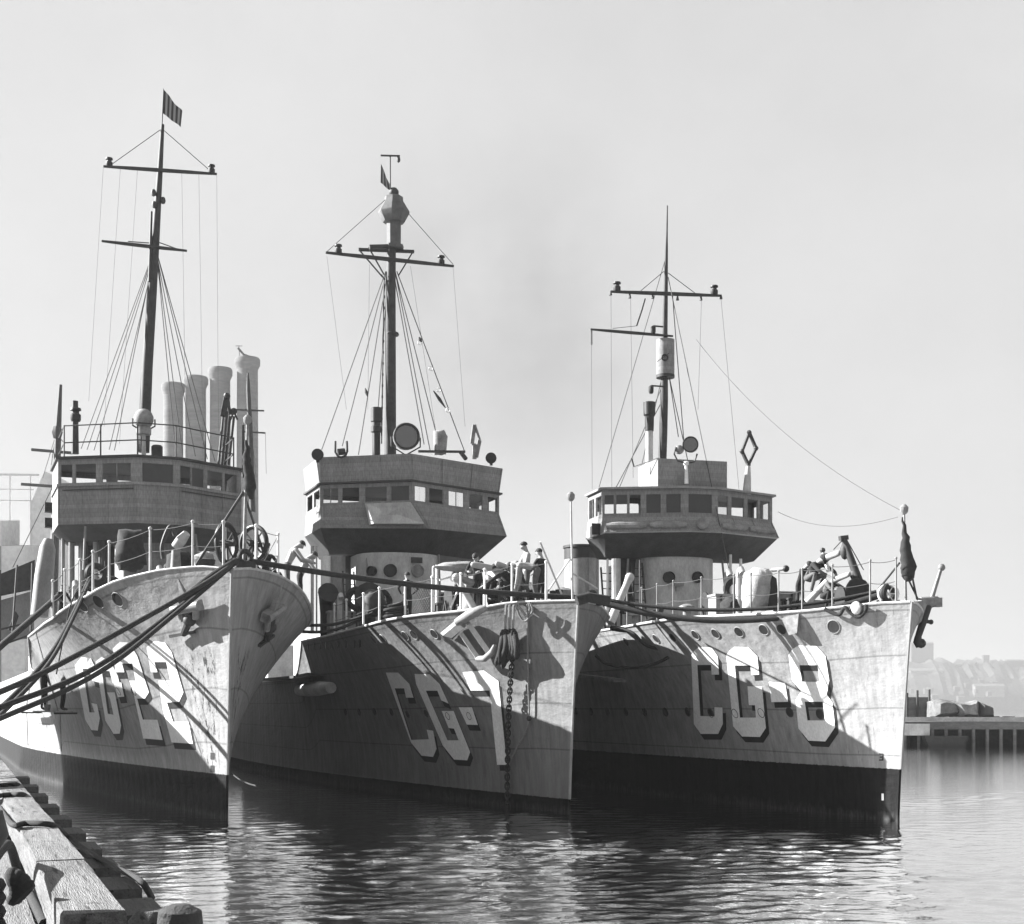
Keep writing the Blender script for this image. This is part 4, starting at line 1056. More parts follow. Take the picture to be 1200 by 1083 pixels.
# ledges / guards along the sides
def ledge(s,pts,out,th,m,name,parent=None):
    mb=MB(); a=[hullpt(s,x,y,-.02) for x,y in pts]; 
    ns=[s.on_hull(x,y)[1] for x,y in pts]
    for i in range(len(pts)-1):
        n0=Vector((ns[i].x,ns[i].y,0)).normalized(); n1=Vector((ns[i+1].x,ns[i+1].y,0)).normalized(); up=Vector((0,0,th))
        mb.hexa([a[i],a[i]+n0*out,a[i]+n0*out+up,a[i]+up],[a[i+1],a[i+1]+n1*out,a[i+1]+n1*out+up,a[i+1]+up],m)
    return mb.build(name,parent or s.hull)
ledge(S8,[(681,793),(700,795),(720,797.5),(735,800)],.5,.1,M_STEEL(),'propeller_guard')
ledge(S7,[(318,796),(340,797),(362,795),(378,792)],.6,.1,M_DARK(),'propeller_guard')
g1=hullpt(S7,388,806,.3); g0=g1+Vector((-3.2,-.12,-.02))
if g0 and g1:
    mb=MB(); e=(g0-g1)*.45; mb.tube([g0+e,g0,g0.lerp(g1,.5),g1],[.22,.26,.26,.2],M_LIGHT(),12)
    thing(mb,'fender_log','pale cylindrical fender log floating against the side of the middle ship','fender',S7)
# louvres along 7's forecastle
for x,y in((361,755),(368,755),(376,754),(382,754),(388,753.5),(397,753),(406,752),(416,752),(422,751)):
    p,n=S7.on_hull(x,y)
    if p is None: continue
    mb=MB(); t=n.cross(Vector((0,0,1))).normalized(); mb.hexa([p-t*.05-Vector((0,0,.2)),p+t*.05-Vector((0,0,.2)),p+t*.05+Vector((0,0,.2)),p-t*.05+Vector((0,0,.2))],[q+n*.03 for q in(p-t*.05-Vector((0,0,.2)),p+t*.05-Vector((0,0,.2)),p+t*.05+Vector((0,0,.2)),p-t*.05+Vector((0,0,.2)))],M_BLACK()); mb.build('louvre',S7.hull)
# --- block, chain and line over the middle bow
s=S7
def hb(px,py,o=.22): return hullpt(S7,px,py,o)
mb=MB()
for i in range(9):
    rnd=random.Random(i); x=586+i*2.6
    top=hb(590+i*1.5,738,.2); mid=hb(x+rnd.uniform(-2,2),760,.36+rnd.uniform(-.1,.1)); bot=hb(x-4+rnd.uniform(-3,3) if i<5 else x-2,780+rnd.uniform(-4,8) if i<5 else 772,.3)
    mb.tube(curve([top,mid,bot],5),[.05]+[.09]*9+[.04],M_ROPE(),7)
thing(mb,'rope_fender','shaggy black rope fender hanging over the middle bow','fender',S7,sharp=80)
mb=MB()
for a,b in(((593,709),(592,738)),((602,709),(601,740)),((597,709),(597,740))): mb.tube([hb(*a,.14),hb(*b,.2)],.035,M_CANVASD(),6)
thing(mb,'sling','pale rope sling holding the black fender on the middle bow','rope',S7)
mb=MB(); pts=[(602,742),(600,775),(598,800),(596,840),(595,880),(594.5,915)]
q=[hb(x,y,.3 if y<790 else .22) for x,y in pts]; q.append(Vector((q[-1].x,q[-1].y,-.3))); q=curve(q,10)
ln=0; dense=[]; step=.125
for a,b in zip(q,q[1:]):
    n=max(1,int((b-a).length/.01)); 
    for i in range(n): dense.append(a.lerp(b,i/n))
last=dense[0];k=0
for p in dense:
    if (p-last).length>=step or k==0:
        d=(p-last).normalized() if k else Vector((0,0,-1)); c=(p+last)/2
        rot=d.to_track_quat('X','Z').to_matrix()@Matrix.Rotation(R(90*(k%2)),3,'X')
        S_=Matrix.Diagonal((1.55,1,1)); mb.torus(c,.062,.024,M_ROPE(),rot@S_,10,6); last=p;k+=1
thing(mb,'anchor_chain','dark link chain hanging from the middle bow down into the water','chain',S7)
mb=MB(); mb.tube(curve([hb(x,y,.1) for x,y in((618,708),(618.5,760),(619,800),(620,838),(616,858),(606,876),(599,889))]),.026,M_HEMP(),6); mb.ball(hb(620,842,.1),.08,M_DARK(),8)
thing(mb,'heaving_line','thin grey line hanging beside the chain on the middle bow','rope',S7,sharp=80)
mb=MB(); mb.tube(curve([hb(x,y,.2) for x,y in((606,706),(612,716),(617,722),(621,714),(618,704))]),.035,M_HEMP(),6); mb.tube(curve([hb(x,y,.25) for x,y in((604,703),(609,722),(616,728),(624,716),(620,702))]),.03,M_HEMP(),6)
thing(mb,'rope_bight','loose bights of line drooping over the edge of the middle bow','rope',S7,sharp=80)
# --- deck gear
def deckz(s,L,b=0):
    h=s.bd(L)-.035
    return s.zd(L)-.06+.07*h*max(0,1-(b/max(h,.1))**2)
def stand(s,px,L):
    b=-(s.pL(px,700,L).y); lim=max(.05,s.bd(L)-.28); b=max(-lim,min(lim,b)); return lv(L,b,deckz(s,L,b))
def dbundle(s,L,pts,th,m,name,label,cat,seed=1,group=None,wr=.07):
    o=bundle(s,L,pts,th,m,None,name,seed,wr); me=o.data
    c=sum((v.co for v in me.vertices),Vector())/len(me.vertices); c.z=min(v.co.z for v in me.vertices)
    me.transform(Matrix.Translation(-c)); o.matrix_world=s.M@Matrix.Translation(c); return tag(o,label,cat,group)
# 22
dbundle(S22,8.6,[(139,622),(166,620),(169,640),(171,662),(160,670),(140,668),(133,655),(136,640)],1.0,M_DKCLOTH(),'tarpaulin','black tarpaulin heap hanging in front of the numeral 22 deckhouse','tarpaulin',5)
def reel(s,px,py,L,rx,ry,label,yaw):
    c=s.pL(px,py,L); sc=s.w(c).y/F; r=ry*sc; rot=(Vector((1,0,0))).to_track_quat('Z','Y').to_matrix()
    rot=Matrix.Rotation(yaw,3,'Z')@rot
    rim=MB(); rim.torus(c,r*.9,r*.13,M_BLACK(),rot,28,8)
    sp=MB()
    for i in range(4):
        a=math.pi*i/4; v=rot@Vector((math.cos(a)*r*.85,math.sin(a)*r*.85,0)); sp.tube([c-v,c+v],.025,M_DARK(),6)
    sp.tube([c-rot@Vector((0,0,.25)),c+rot@Vector((0,0,.25))],.09,M_DARK(),10)
    lg=MB(); zb=deckz(s,L)
    for sgn in(-1,1): lg.tube([c,Vector((c.x,c.y,0))+rot@Vector((sgn*r*.5,0,0))*0+Vector((sgn*.3,0,zb))],.035,M_DARK(),6)
    return thing(None,'hose_reel',label,'reel',s,'spoked reels at the numeral 22 bow',parts=(('rim',rim,None),('spokes',sp,None),('stand',lg,None)))
reel(S22,265.5,637,2.6,11,25,'spoked black reel under the wheelhouse, left of the bow staff',R(50))
reel(S22,297.5,637,2.7,9.5,22,'open spoked black reel right of the bow staff, tilted',R(-55))
mb=MB(); c=stand(S22,212,5.5); q=S22.pL(206,641,5.5); e=S22.pL(219,625,5.2)
mb.lathe([(.22,c.z),(.2,c.z+.5),(.12,q.z-.1)],M_STEEL(),Vector((q.x,q.y,0)),12)
br=MB(); br.tube([q,q.lerp(e,.5),e],[.14,.16,.11],M_LIGHT(),12); shd=MB(); shd.tube(curve([S22.pL(x,y,5.3) for x,y in((191,655),(190,640),(196,622),(201,617),(205,628))]),.06,M_DARK(),8)
thing(None,'deck_gun','small pale barrelled gun on a pedestal by the numeral 22 rail','gun',S22,parts=(('pedestal',mb,None),('barrel',br,None),('shoulder_rest',shd,None)))
# bow fairlead of 22, roller chock
def chock(s,px,py,L,rr,label):
    c=s.pL(px,py,L); mb=MB(); rot=Vector((1,.4,0)).to_track_quat('Z','Y').to_matrix(); mb.torus(c,rr,rr*.42,M_BLACK(),rot,18,8); mb.box(c-Vector((0,0,rr*1.2)),(.3,.5,.16),M_BLACK()); return mb.build('fairlead',s.e)
chock(S22,287,653,.15,.16,''); chock(S22,112,673,5.7,.24,''); chock(S8,1041,696,1.1,.2,''); chock(S7,694,699,.7,.14,'')
mb=MB(); 
for dx,dy in((0,0),(6,1),(-5,2)): mb.ball(S22.pL(284+dx,657+dy,.5),.16,M_ROPE(),10,(1,1.3,.8))
thing(mb,'rope_coil','dark coil of line heaped on the numeral 22 stem head','rope',S22,sharp=80)
# ventilators and cowls
def cowl(s,px,L,h,r,label,m=None,parent=None):
    c=stand(s,px,L); mb=MB(); m=m or M_STEEL()
    mb.tube([c,c+Vector((0,0,h*.55)),c+Vector((.03,0,h*.75)),c+Vector((.18,0,h*.92)),c+Vector((.38,0,h))],[r*.7,r*.7,r*.8,r,r*1.25],m,14); mb.lathe([(r*1.2,0),(r*1.1,.02),(.01,-.1)],M_BLACK(),c+Vector((.385,0,h)),14,Vector((1,0,.15)).to_track_quat('Z','Y').to_matrix())
    return mb.build('ventilator',s.e,60)
cowl(S7,430,11.5,1.15,.42,'',M_DARK()); cowl(S7,382,14.6,1.6,.3,'',M_BLACK())
cowl(S8,998,2.4,.5,.3,'',M_BLACK()); cowl(S8,655,17.5,1.0,.5,'',M_STEEL()); cowl(S22,206,9,1.0,.3,'')
mb=MB(); a=S22.pL(57,632,17.3); b=S22.pL(46,722,17.0); mb.tube([a,a.lerp(b,.12),a.lerp(b,.5),b],[.16,.28,.33,.3],M_GREY(),14); mb.build('canvas_float',S22.e)
# waist of 22
for pts,L,m,nm in(([(-8,676),(41,656),(41,690),(-8,700)],24,M_DARK,'awning'),([(-8,706),(40,692),(40,748),(-8,752)],24.5,M_GREY,'waist_screen'),([(18,716),(22,722),(16,740),(10,738)],23.6,M_DARK,'locker')):
    q=[S22.pL(x,y,L) for x,y in pts]; mb=MB(); mb.hexa(q,[p-Vector((.3,0,0)) for p in q],m()); mb.build(nm,S22.e)
for a,b,L in(((0,668),(0,760),22.5),((20,662),(14,750),22.5),((38,660),(36,740),22.5),((0,757),(60,735),22),((0,738),(40,728),22)):
    mb=MB(); mb.tube([S22.pL(*a,L),S22.pL(*b,L)],.04,M_DARK(),6); mb.build('waist_rail',S22.e)
# 7: reel of cable, gun under canvas
c=stand(S7,462,9.0); mb=MB()
for i in range(6): mb.torus(c+Vector((0,0,.1+i*.115)),.42-.012*i*(i%2),.065,M_ROPE(),Matrix.Rotation(R(i*2.5),3,'X'),22,7)
thing(mb,'rope_coil','tall neat coil of dark rope on the middle forecastle, beside the standing sailor','rope',S7,sharp=80)
net=MB()
for i in range(9):
    x=484+i*2.7
    net.tube([S7.pL(x,688,7.0),S7.pL(min(x+14,507),688+14*1.9 if x+14<507 else 688+(507-x)*1.9,7.0)],.012,M_HEMP(),5,False)
    net.tube([S7.pL(x,716,7.0),S7.pL(min(x+14,507),716-14*1.9 if x+14<507 else 716-(507-x)*1.9,7.0)],.012,M_HEMP(),5,False)
thing(net,'rail_netting','diamond mesh netting laced inside the middle ship\'s rail','net',S7,sharp=80)
# gun with canvas awning frame
s=S7; Lg=5.6
fr=MB()
for x,y0,y1,L in((508,664,716,Lg+.3),(545,668,712,Lg-.3),(512,662,712,Lg+1.5),(563,662,708,Lg+.6)): fr.tube([s.pL(x,y0,L),s.pL(x,y1,L)],.045,M_WHITE(),8)
for a,b in(((508,664),(545,668)),((508,664),(540,660)),((515,680),(536,674)),((528,712),(545,672))): fr.tube([s.pL(*a,Lg),s.pL(*b,Lg)],.03,M_WHITE(),6)
cn=MB(); q=[(506,664),(520,659),(545,658),(566,659),(568,668),(556,674),(541,676),(537,670),(520,668)]
bundle_pts=q
mt=MB(); c=stand(s,552,5.2); mt.lathe([(.5,0),(.45,.1),(.28,.3),(.25,.7)],M_STEEL(),c,16); mt.box(c+Vector((0,0,.8)),(.6,.5,.4),M_STEEL())
bl=MB(); bl.tube([c+Vector((.4,.1,.85)),s.pL(536,677,4.4)],[.13,.09],M_STEEL(),12)
thing(None,'deck_gun','gun on the middle forecastle under a light pipe frame','gun',S7,parts=(('frame',fr,None),('mount',mt,None),('barrel',bl,None)))
dbundle(S7,Lg,q,.9,M_CANVASD(),'canvas_cover','pale canvas spread over the gun frame on the middle forecastle','canvas',8)
mb=MB(); mb.tube([S7.pL(535.5,678,4.2),S7.pL(538,682,4.2),S7.pL(556,714,4.0)],[.1,.085,.11],M_LIGHT(),12); mb.ball(S7.pL(534.5,677,4.2),.13,M_LIGHT(),12)
thing(mb,'davit_post','pale ball topped post leaning on the middle deck edge','post',S7,'ball topped leaning posts')
mb=MB(); mb.tube([S8.pL(737,678,9.5),S8.pL(734,686,9.5),S8.pL(715,730,9.3)],[.12,.11,.15],M_LIGHT(),12); mb.ball(S8.pL(738,677,9.5),.15,M_LIGHT(),12)
thing(mb,'davit_post','stout pale ball topped post leaning below the numeral 8 wheelhouse','post',S8,'ball topped leaning posts')
# 8: canvas covered gun, winch, davit
dbundle(S8,5.9,[(874,672),(882,665),(897,666),(902,672),(899,690),(897,715),(872,716),(871,695)],.95,M_CANVAS(),'canvas_cover','stained canvas cover over the gun on the numeral 8 forecastle','canvas',11)
mb=MB(); q=[S8.pL(x,y,5.8) for x,y in((902,672),(910,678),(914,714),(900,715))]; mb.hexa(q,[p-Vector((.5,0,0)) for p in q],M_DARK()); mb.tube([S8.pL(905,668,5.8),S8.pL(921,666.5,5.3)],[.06,.05],M_STEEL(),8); mb.ball(S8.pL(921,666.5,5.3),.1,M_BLACK(),10)
thing(mb,'gun_shield','dark gun shield and short muzzle beside the stained canvas cover','gun',S8)
dm=MB(); a=S8.pL(989,632,3.0); b=S8.pL(1012,697,2.6); dm.tube([a,a.lerp(b,.4),b],[.08,.1,.13],M_DARK(),10); dm.bar(S8.pL(984,631,3),S8.pL(993,630,3),.14,.12,M_DARK())
bk=MB(); bk.ball(S8.pL(990,646,3.0),.13,M_DARK(),10,(1,1,1.8)); bk.ball(S8.pL(1002,673,2.8),.14,M_DARK(),10,(1,1,1.5))
st=MB()
for p,q in(((988,632),(977,644)),((993,634),(1012,668)),((991,634),(1016,696)),((989,632),(1003,675))): st.tube([S8.pL(*p,3),S8.pL(*q,2.8)],.014,M_WIRE(),5)
thing(None,'anchor_davit','dark anchor davit leaning over the numeral 8 forecastle','davit',S8,parts=(('arm',dm,None),('block',bk,None),('guy',st,None)))
mb=MB(); c=stand(S8,996,2.3); rot=Matrix.Rotation(R(90),3,'X')
mb.lathe([(.3,-.3),(.3,-.25),(.2,-.2),(.2,.2),(.3,.25),(.3,.3)],M_BLACK(),c+Vector((0,0,.35)),16,rot); mb.box(c+Vector((0,0,.1)),(.5,.7,.2),M_BLACK())
thing(mb,'winch','black drum winch low on the numeral 8 forecastle','winch',S8)
rm=MB(); c=S8.pL(1041,696,1.0); rot=Vector((1,-.5,.25)).to_track_quat('Z','Y').to_matrix(); rm.torus(c,.24,.035,M_WHITE(),rot,24,8)
sp=MB()
for i in range(3): v=rot@Vector((math.cos(i*1.05)*.22,math.sin(i*1.05)*.22,0)); sp.tube([c-v,c+v],.014,M_WHITE(),5)
thing(None,'handwheel','white spoked handwheel behind the numeral 8 jackstaff','wheel',S8,parts=(('rim',rm,None),('spokes',sp,None)))
# lines drooping over 8's bow
mb=MB(); mb.tube(curve([hullpt(S8,x,y,.12) for x,y in((968,708),(975,718),(984,720),(990,712),(996,718),(1006,723),(1014,716),(1015,706))]),.05,M_ROPE(),7)
thing(mb,'rope_bight','dark rope drooping in two loops over the numeral 8 bow edge','rope',S8,sharp=80)
mb=MB(); mb.ball(hullpt(S8,1003,713,.05),.22,M_LIGHT(),14,(1,.5,.8)); mb.build('bow_scuttle',S8.hull)
# stage with two painters beside 22
mb=MB(); s=S22
st0=hullpt(S22,34,832,.75); st1=hullpt(S22,92,834,.45)
print('stage',st0,st1)
# ------------------------------------------------------------------ foreground dock
DOCKZ=1.5
M_TIMB=mat('weathered_timber',.14,.85,.38,1.6,(.5,9,9),bump=.9,fine=.35,rot=R(-111.4),cracks=True)
M_TIMBD=mat('wet_timber',.06,.8,.4,2.0,(.7,9,9),bump=.6,fine=.3,rot=R(-111.4),cracks=True)
M_CREO=mat('creosoted_timber',.03,.8,.4,3,bump=.5)
th=math.atan2(8.35,21.3)
dd=Vector((-math.sin(th),math.cos(th),0)); dn=Vector((dd.y,-dd.x,0))   # dn points to the water (right)
O=at(150,1068,F*(HC-DOCKZ)/(1068-HOR)); O.z=0                             # water-side top corner of the near stringer end
def dk(a,n,z): return O+dd*a+dn*n+Vector((0,0,z))
def beam(a0,a1,n0,n1,z0,z1,m,name,label=None,cat=None,group=None,bev=.012,parent=None):
    mb=MB(); rnd=random.Random(int(a0*10)+int(z1*100)); N=max(2,int((a1-a0)/.6)); prev=None
    rings=[]
    for i in range(N+1):
        a=a0+(a1-a0)*i/N; j=lambda: rnd.uniform(-.008,.008)
        pr=[(n0+bev,z0),(n1-bev,z0),(n1,z0+bev),(n1,z1-bev),(n1-bev,z1),(n0+bev,z1),(n0,z1-bev),(n0,z0+bev)]
        rings.append([dk(a,n+j(),z+j()) for n,z in pr])
    for A,B_ in zip(rings,rings[1:]):
        for k in range(8): mb.quad(A[k],A[(k+1)%8],B_[(k+1)%8],B_[k],m)
    mb.poly(rings[0],m); mb.poly(rings[-1],m)
    if parent is not None or label is None: return mb.build(name,parent,sharp=30)
    return thing(mb,name,label,cat,None,group,sharp=30)
w=.40
beam(0,3.2,-w,0,DOCKZ-.32,DOCKZ,M_TIMB,'stringpiece','nearest squared timber of the dock edge, pale and split','timber','squared timbers along the dock edge')
beam(3.22,9,-w,0,DOCKZ-.32,DOCKZ+.01,M_TIMB,'stringpiece','second squared timber of the dock edge, under the crossing rope','timber','squared timbers along the dock edge')
beam(9.04,17,-w,0,DOCKZ-.32,DOCKZ,M_TIMB,'stringpiece','third squared timber of the dock edge, farther along','timber','squared timbers along the dock edge')
beam(17.04,45,-w,0,DOCKZ-.32,DOCKZ+.005,M_TIMB,'stringpiece','farthest squared timber of the dock edge, running out of the picture','timber','squared timbers along the dock edge')
beam(-3.2,-.03,-w,0.02,DOCKZ-.34,DOCKZ-.10,M_TIMB,'stringpiece','lower squared timber butting under the nearest one at the bottom edge','timber','squared timbers along the dock edge')
# planked deck of the dock
pl=MB()
for i in range(14):
    a=-5+i*0; n0=-w-.05-(i+1)*.3
    pl.hexa([dk(-5,n0,DOCKZ-.42),dk(-5,n0+.285,DOCKZ-.42),dk(-5,n0+.285,DOCKZ-.34),dk(-5,n0,DOCKZ-.34)],[dk(60,n0,DOCKZ-.42),dk(60,n0+.285,DOCKZ-.42),dk(60,n0+.285,DOCKZ-.34),dk(60,n0,DOCKZ-.34)],M_TIMB)
thing(pl,'dock_deck','pale plank deck of the dock behind the edge timbers','dock',None)
# fender piles and chocks along the face
for i,a in enumerate((-.6,1.15,2.75,4.5,6.4,8.5,10.8,13.4,16.2,19.5,23,27)):
    z=DOCKZ-.42
    mb=MB(); rnd=random.Random(i)
    beamn=.62 if i else .66
    mb.hexa([dk(a,.03,z-.30),dk(a,beamn,z-.30),dk(a,beamn,z),dk(a,.03,z)],[dk(a+1.05,.03,z-.30),dk(a+1.05,beamn,z-.30),dk(a+1.05,beamn,z),dk(a+1.05,.03,z)],M_TIMBD if i else M_TIMBD)
    thing(mb,'fender_block','worn fender block bolted on the dock face below the edge timbers','fender block',None,'fender blocks along the dock face')
    c=dk(a+1.35,.30,0); p=MB(); p.tube([c+Vector((0,0,-1.5)),c+Vector((0,0,z-.1))],[.19,.17],M_CREO,10)
    thing(p,'fender_pile','creosoted pile standing between fender blocks on the dock face','pile',None,'piles along the dock face')
wl=MB(); wl.hexa([dk(-3,.04,DOCKZ-1.0),dk(-3,.5,DOCKZ-1.0),dk(-3,.5,DOCKZ-.75),dk(-3,.04,DOCKZ-.75)],[dk(45,.04,DOCKZ-1.0),dk(45,.5,DOCKZ-1.0),dk(45,.5,DOCKZ-.75),dk(45,.04,DOCKZ-.75)],M_CREO)
thing(wl,'waler','long dark horizontal timber along the dock face, near the water','timber',None)
# near pile heads at the bottom of the picture
mb=MB(); c=at(180,1070,8.7); mb.tube([Vector((c.x,c.y,-1.5)),Vector((c.x,c.y,c.z-.05)),Vector((c.x,c.y,c.z+.02))],[.17,.16,.10],M_TIMBD,12); thing(mb,'dock_pile','pale topped pile at the bottom edge, beside the nearest timber','pile',None,'piles along the dock face')
mb=MB(); c=at(211,1072,8.4); mb.tube([Vector((c.x,c.y,-1.5)),Vector((c.x,c.y,c.z-.08)),Vector((c.x,c.y,c.z+.02)),Vector((c.x,c.y,c.z+.06))],[.14,.14,.13,.06],M_CREO,12); thing(mb,'dock_pile','black rounded pile head at the bottom edge','pile',None,'piles along the dock face')
# rope over the stringer and along its face
def gp(px,py,z): return at(px,py,F*(HC-z)/(py-HOR))
rope(curve([gp(0,946,DOCKZ-.2),gp(14,966,DOCKZ+.03),gp(30,965,DOCKZ+.05),gp(62,967,DOCKZ+.03),gp(76,978,DOCKZ-.25),gp(100,996,DOCKZ-.38),gp(130,1014,DOCKZ-.36),gp(155,1026,DOCKZ-.36),gp(168,1036,DOCKZ-.38),gp(178,1052,DOCKZ-.55)]),.032,'old dark rope crossing the dock edge timber and trailing down its face',group=None)
for y0,lab in((920,'farther of the two thin ropes lashed across the distant dock timber'),(932,'nearer of the two thin ropes lashed across the distant dock timber')):
    rope(curve([gp(-12,y0+2,DOCKZ-.1),gp(0,y0+.5,DOCKZ+.03),gp(12,y0-1,DOCKZ+.03),gp(20 if y0<930 else 27,y0-1,DOCKZ+.03),gp(24 if y0<930 else 31,y0+2,DOCKZ-.2)]),.035,lab,group='lashings on the dock timber',name='lashing')
rope(curve([gp(-10,1010,DOCKZ+.2),gp(10,990,DOCKZ+.2),gp(20,1018,DOCKZ-.1),gp(32,1042,DOCKZ-.25),gp(52,1083,DOCKZ-.3)]),.04,'dark mooring line leading from the bollard past the near timber',group=None)
# bollard with turns of rope
for p_,lab in((BOL1,'black bollard on the dock holding the hawsers from the numeral 22 stem'),(BOL2,'farther black bollard on the dock holding the hawsers from the numeral 22 waist')):
    b_=MB(); b_.lathe([(.26,DOCKZ-.34),(.2,DOCKZ-.28),(.17,DOCKZ+.22),(.25,DOCKZ+.3),(.28,DOCKZ+.38),(.2,DOCKZ+.48),(.03,DOCKZ+.5)],M_BLACK(),Vector((p_.x,p_.y,0)),18); thing(b_,'bollard',lab,'bollard')
bo=MB(); c=at(-40,1060,9.0); c.z=DOCKZ-.34; bo.lathe([(.2,0),(.17,.06),(.15,.62),(.2,.72),(.26,.82),(.22,.98),(.05,1.03)],M_BLACK(),c,18)
rn=MB()
for i in range(5): rn.torus(c+Vector((0,0,.16+i*.085)),.2,.045,M_ROPE(),Matrix.Rotation(R(4*(i%2)),3,'X'),20,7)
thing(bo,'bollard','black mooring bollard at the left edge, beside the dock timber','bollard')
thing(rn,'rope_turns','turns of dark rope wound on the black bollard','rope',sharp=80)
dbl=MB(); c2=gp(24,1052,DOCKZ-.3)
[dbl.torus(at(20+i*1.5,1034+i*4,9.6),.075,.04,M_ROPE(),Matrix.Rotation(R(60+25*i),3,'Y')@Matrix.Rotation(R(40*i),3,'Z'),14,7) for i in range(4)]; thing(dbl,'knot','black knot of rope hanging by the near timber','rope',sharp=80)
# ------------------------------------------------------------------ pier on the right
d=F*HC/(874-HOR); sc=d/F
def pr(px,py,dd_=0): return at(px,py,d+dd_)
zdeck=pr(1100,846).z; x0=pr(940,850).x; x1=pr(1330,850).x
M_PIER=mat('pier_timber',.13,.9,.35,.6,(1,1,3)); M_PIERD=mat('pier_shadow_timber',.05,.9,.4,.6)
dk_=MB(); dk_.hexa([Vector((x0,d,zdeck-.55)),Vector((x1,d,zdeck-.55)),Vector((x1,d,zdeck)),Vector((x0,d,zdeck))],[Vector((x0,d+12,zdeck-.55)),Vector((x1,d+12,zdeck-.55)),Vector((x1,d+12,zdeck)),Vector((x0,d+12,zdeck))],M_PIER)
dk_.hexa([Vector((x0,d-.2,zdeck+.02)),Vector((x1,d-.2,zdeck+.02)),Vector((x1,d-.2,zdeck+.35)),Vector((x0,d-.2,zdeck+.35))],[Vector((x0,d+.2,zdeck+.02)),Vector((x1,d+.2,zdeck+.02)),Vector((x1,d+.2,zdeck+.35)),Vector((x0,d+.2,zdeck+.35))],mat('pier_cap',.25,.9,.3,.8))
pier=empty('pier',Matrix.Translation(Vector((x0,d,0)))); tag(pier,'long timber pier on piles across the water at the right','pier')
def ploc(mb): mb.v=[tuple(Vector(v)-Vector((x0,d,0))) for v in mb.v]; return mb
ploc(dk_).build('pier_deck',pier)
q=MB(); q.hexa([Vector((x0,d-.1,.55)),Vector((x0+7,d-.1,.55)),Vector((x0+7,d-.1,.95)),Vector((x0,d-.1,.95))],[Vector((x0,d+.2,.55)),Vector((x0+7,d+.2,.55)),Vector((x0+7,d+.2,.95)),Vector((x0,d+.2,.95))],M_PIER); ploc(q).build('brace',pier)
x=x0+.5; i=0
while x<x1:
    for j,yy in enumerate((0,3.5,9.5) if i%4==0 else (0,)):
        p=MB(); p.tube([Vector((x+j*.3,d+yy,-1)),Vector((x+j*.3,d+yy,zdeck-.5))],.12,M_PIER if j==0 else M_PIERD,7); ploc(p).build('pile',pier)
    x+=1.0; i+=1
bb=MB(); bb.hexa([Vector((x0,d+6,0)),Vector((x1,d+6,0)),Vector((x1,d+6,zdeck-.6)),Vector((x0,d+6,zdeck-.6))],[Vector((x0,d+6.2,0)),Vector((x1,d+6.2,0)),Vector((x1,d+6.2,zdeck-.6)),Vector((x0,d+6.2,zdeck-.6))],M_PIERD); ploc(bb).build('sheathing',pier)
# barge under the pier edge
mb=MB(); a=pr(1084,866,-1.2); b=pr(1135,866,-1.2); 
mb.hexa([Vector((a.x+.3,a.y,-.1)),Vector((b.x-.3,b.y,-.1)),Vector((b.x,b.y,.72)),Vector((a.x,a.y,.72))],[Vector((a.x+.3,a.y+1.0,-.1)),Vector((b.x-.3,b.y+1.0,-.1)),Vector((b.x,b.y+1.0,.72)),Vector((a.x,a.y+1.0,.72))],M_BLACK()); thing(mb,'scow','low black scow lying under the edge of the far pier','boat')
mb=MB(); c=pr(1068,855,-.5); mb.box(c,(2.4,.5,.75),M_WHITE()); mb.box(c+Vector((0,-.27,0)),(2.5,.05,.85),M_LIGHT()); thing(mb,'notice_board','small white board on the face of the far pier','board')
# fence, canvas heap, crate on the pier
f=empty('fence',Matrix.Translation(pr(1075,843,3))); tag(f,'dark boarded fence with tall posts on the far pier','fence')
def floc(mb): c=pr(1075,843,3); mb.v=[tuple(Vector(v)-c) for v in mb.v]; return mb
q=[pr(1050,817,3),pr(1090,817,3),pr(1094,843,3),pr(1050,843,3)]; mb=MB(); mb.hexa(q,[p+Vector((0,.15,0)) for p in q],M_PIER); floc(mb).build('panel',f)
for px,y in((1063,812),(1075,809),(1089,808)):
    mb=MB(); mb.tube([pr(px,845,2.8),pr(px,y,2.8)],.09,M_PIERD,7); floc(mb).build('post',f)
def far_bundle(pts,th_,m,name,label,cat,off=2,seed=1,wr=.05):
    q=[pr(x,y,off) for x,y in pts]; rnd=random.Random(seed); c=sum(q,Vector())/len(q); mb=MB(); N=5; rings=[]; dense=[]
    for a,b in zip(q,q[1:]+q[:1]):
        for t in(0,.33,.66): dense.append(a.lerp(b,t))
    for i in range(N+1):
        t=i/N; fz=math.sqrt(max(0,1-(2*t-1)**2*.7)); rings.append([c+(p-c)*(fz*(1+rnd.uniform(-wr,wr)))+Vector((0,(t-.5)*th_,0)) for p in dense])
    n=len(dense)
    for i in range(N):
        for j in range(n): mb.quad(rings[i][j],rings[i][(j+1)%n],rings[i+1][(j+1)%n],rings[i+1][j],m)
    mb.poly(rings[0],m); mb.poly(rings[-1],m)
    return thing(mb,name,label,cat,sharp=50)
far_bundle([(1088,822),(1100,819),(1118,822),(1126,838),(1088,842)],3,mat('pier_canvas_dull',.10,.9,.5,2,bump=.5),'canvas_heap','grey canvas covered heap next to the pier fence','canvas',2,3)
far_bundle([(1110,821),(1130,824),(1144,820),(1146,843),(1122,842)],2.5,mat('pier_canvas',.15,.9,.5,2,bump=.5),'canvas_heap','bright draped canvas in the middle of the far pier','canvas',1.5,5)
far_bundle([(1145,822),(1152,825),(1162,829),(1163,842),(1145,843)],2,M_PIERD,'crate','dark box at the right end of the pier canvas','crate',1.2,7,.02)
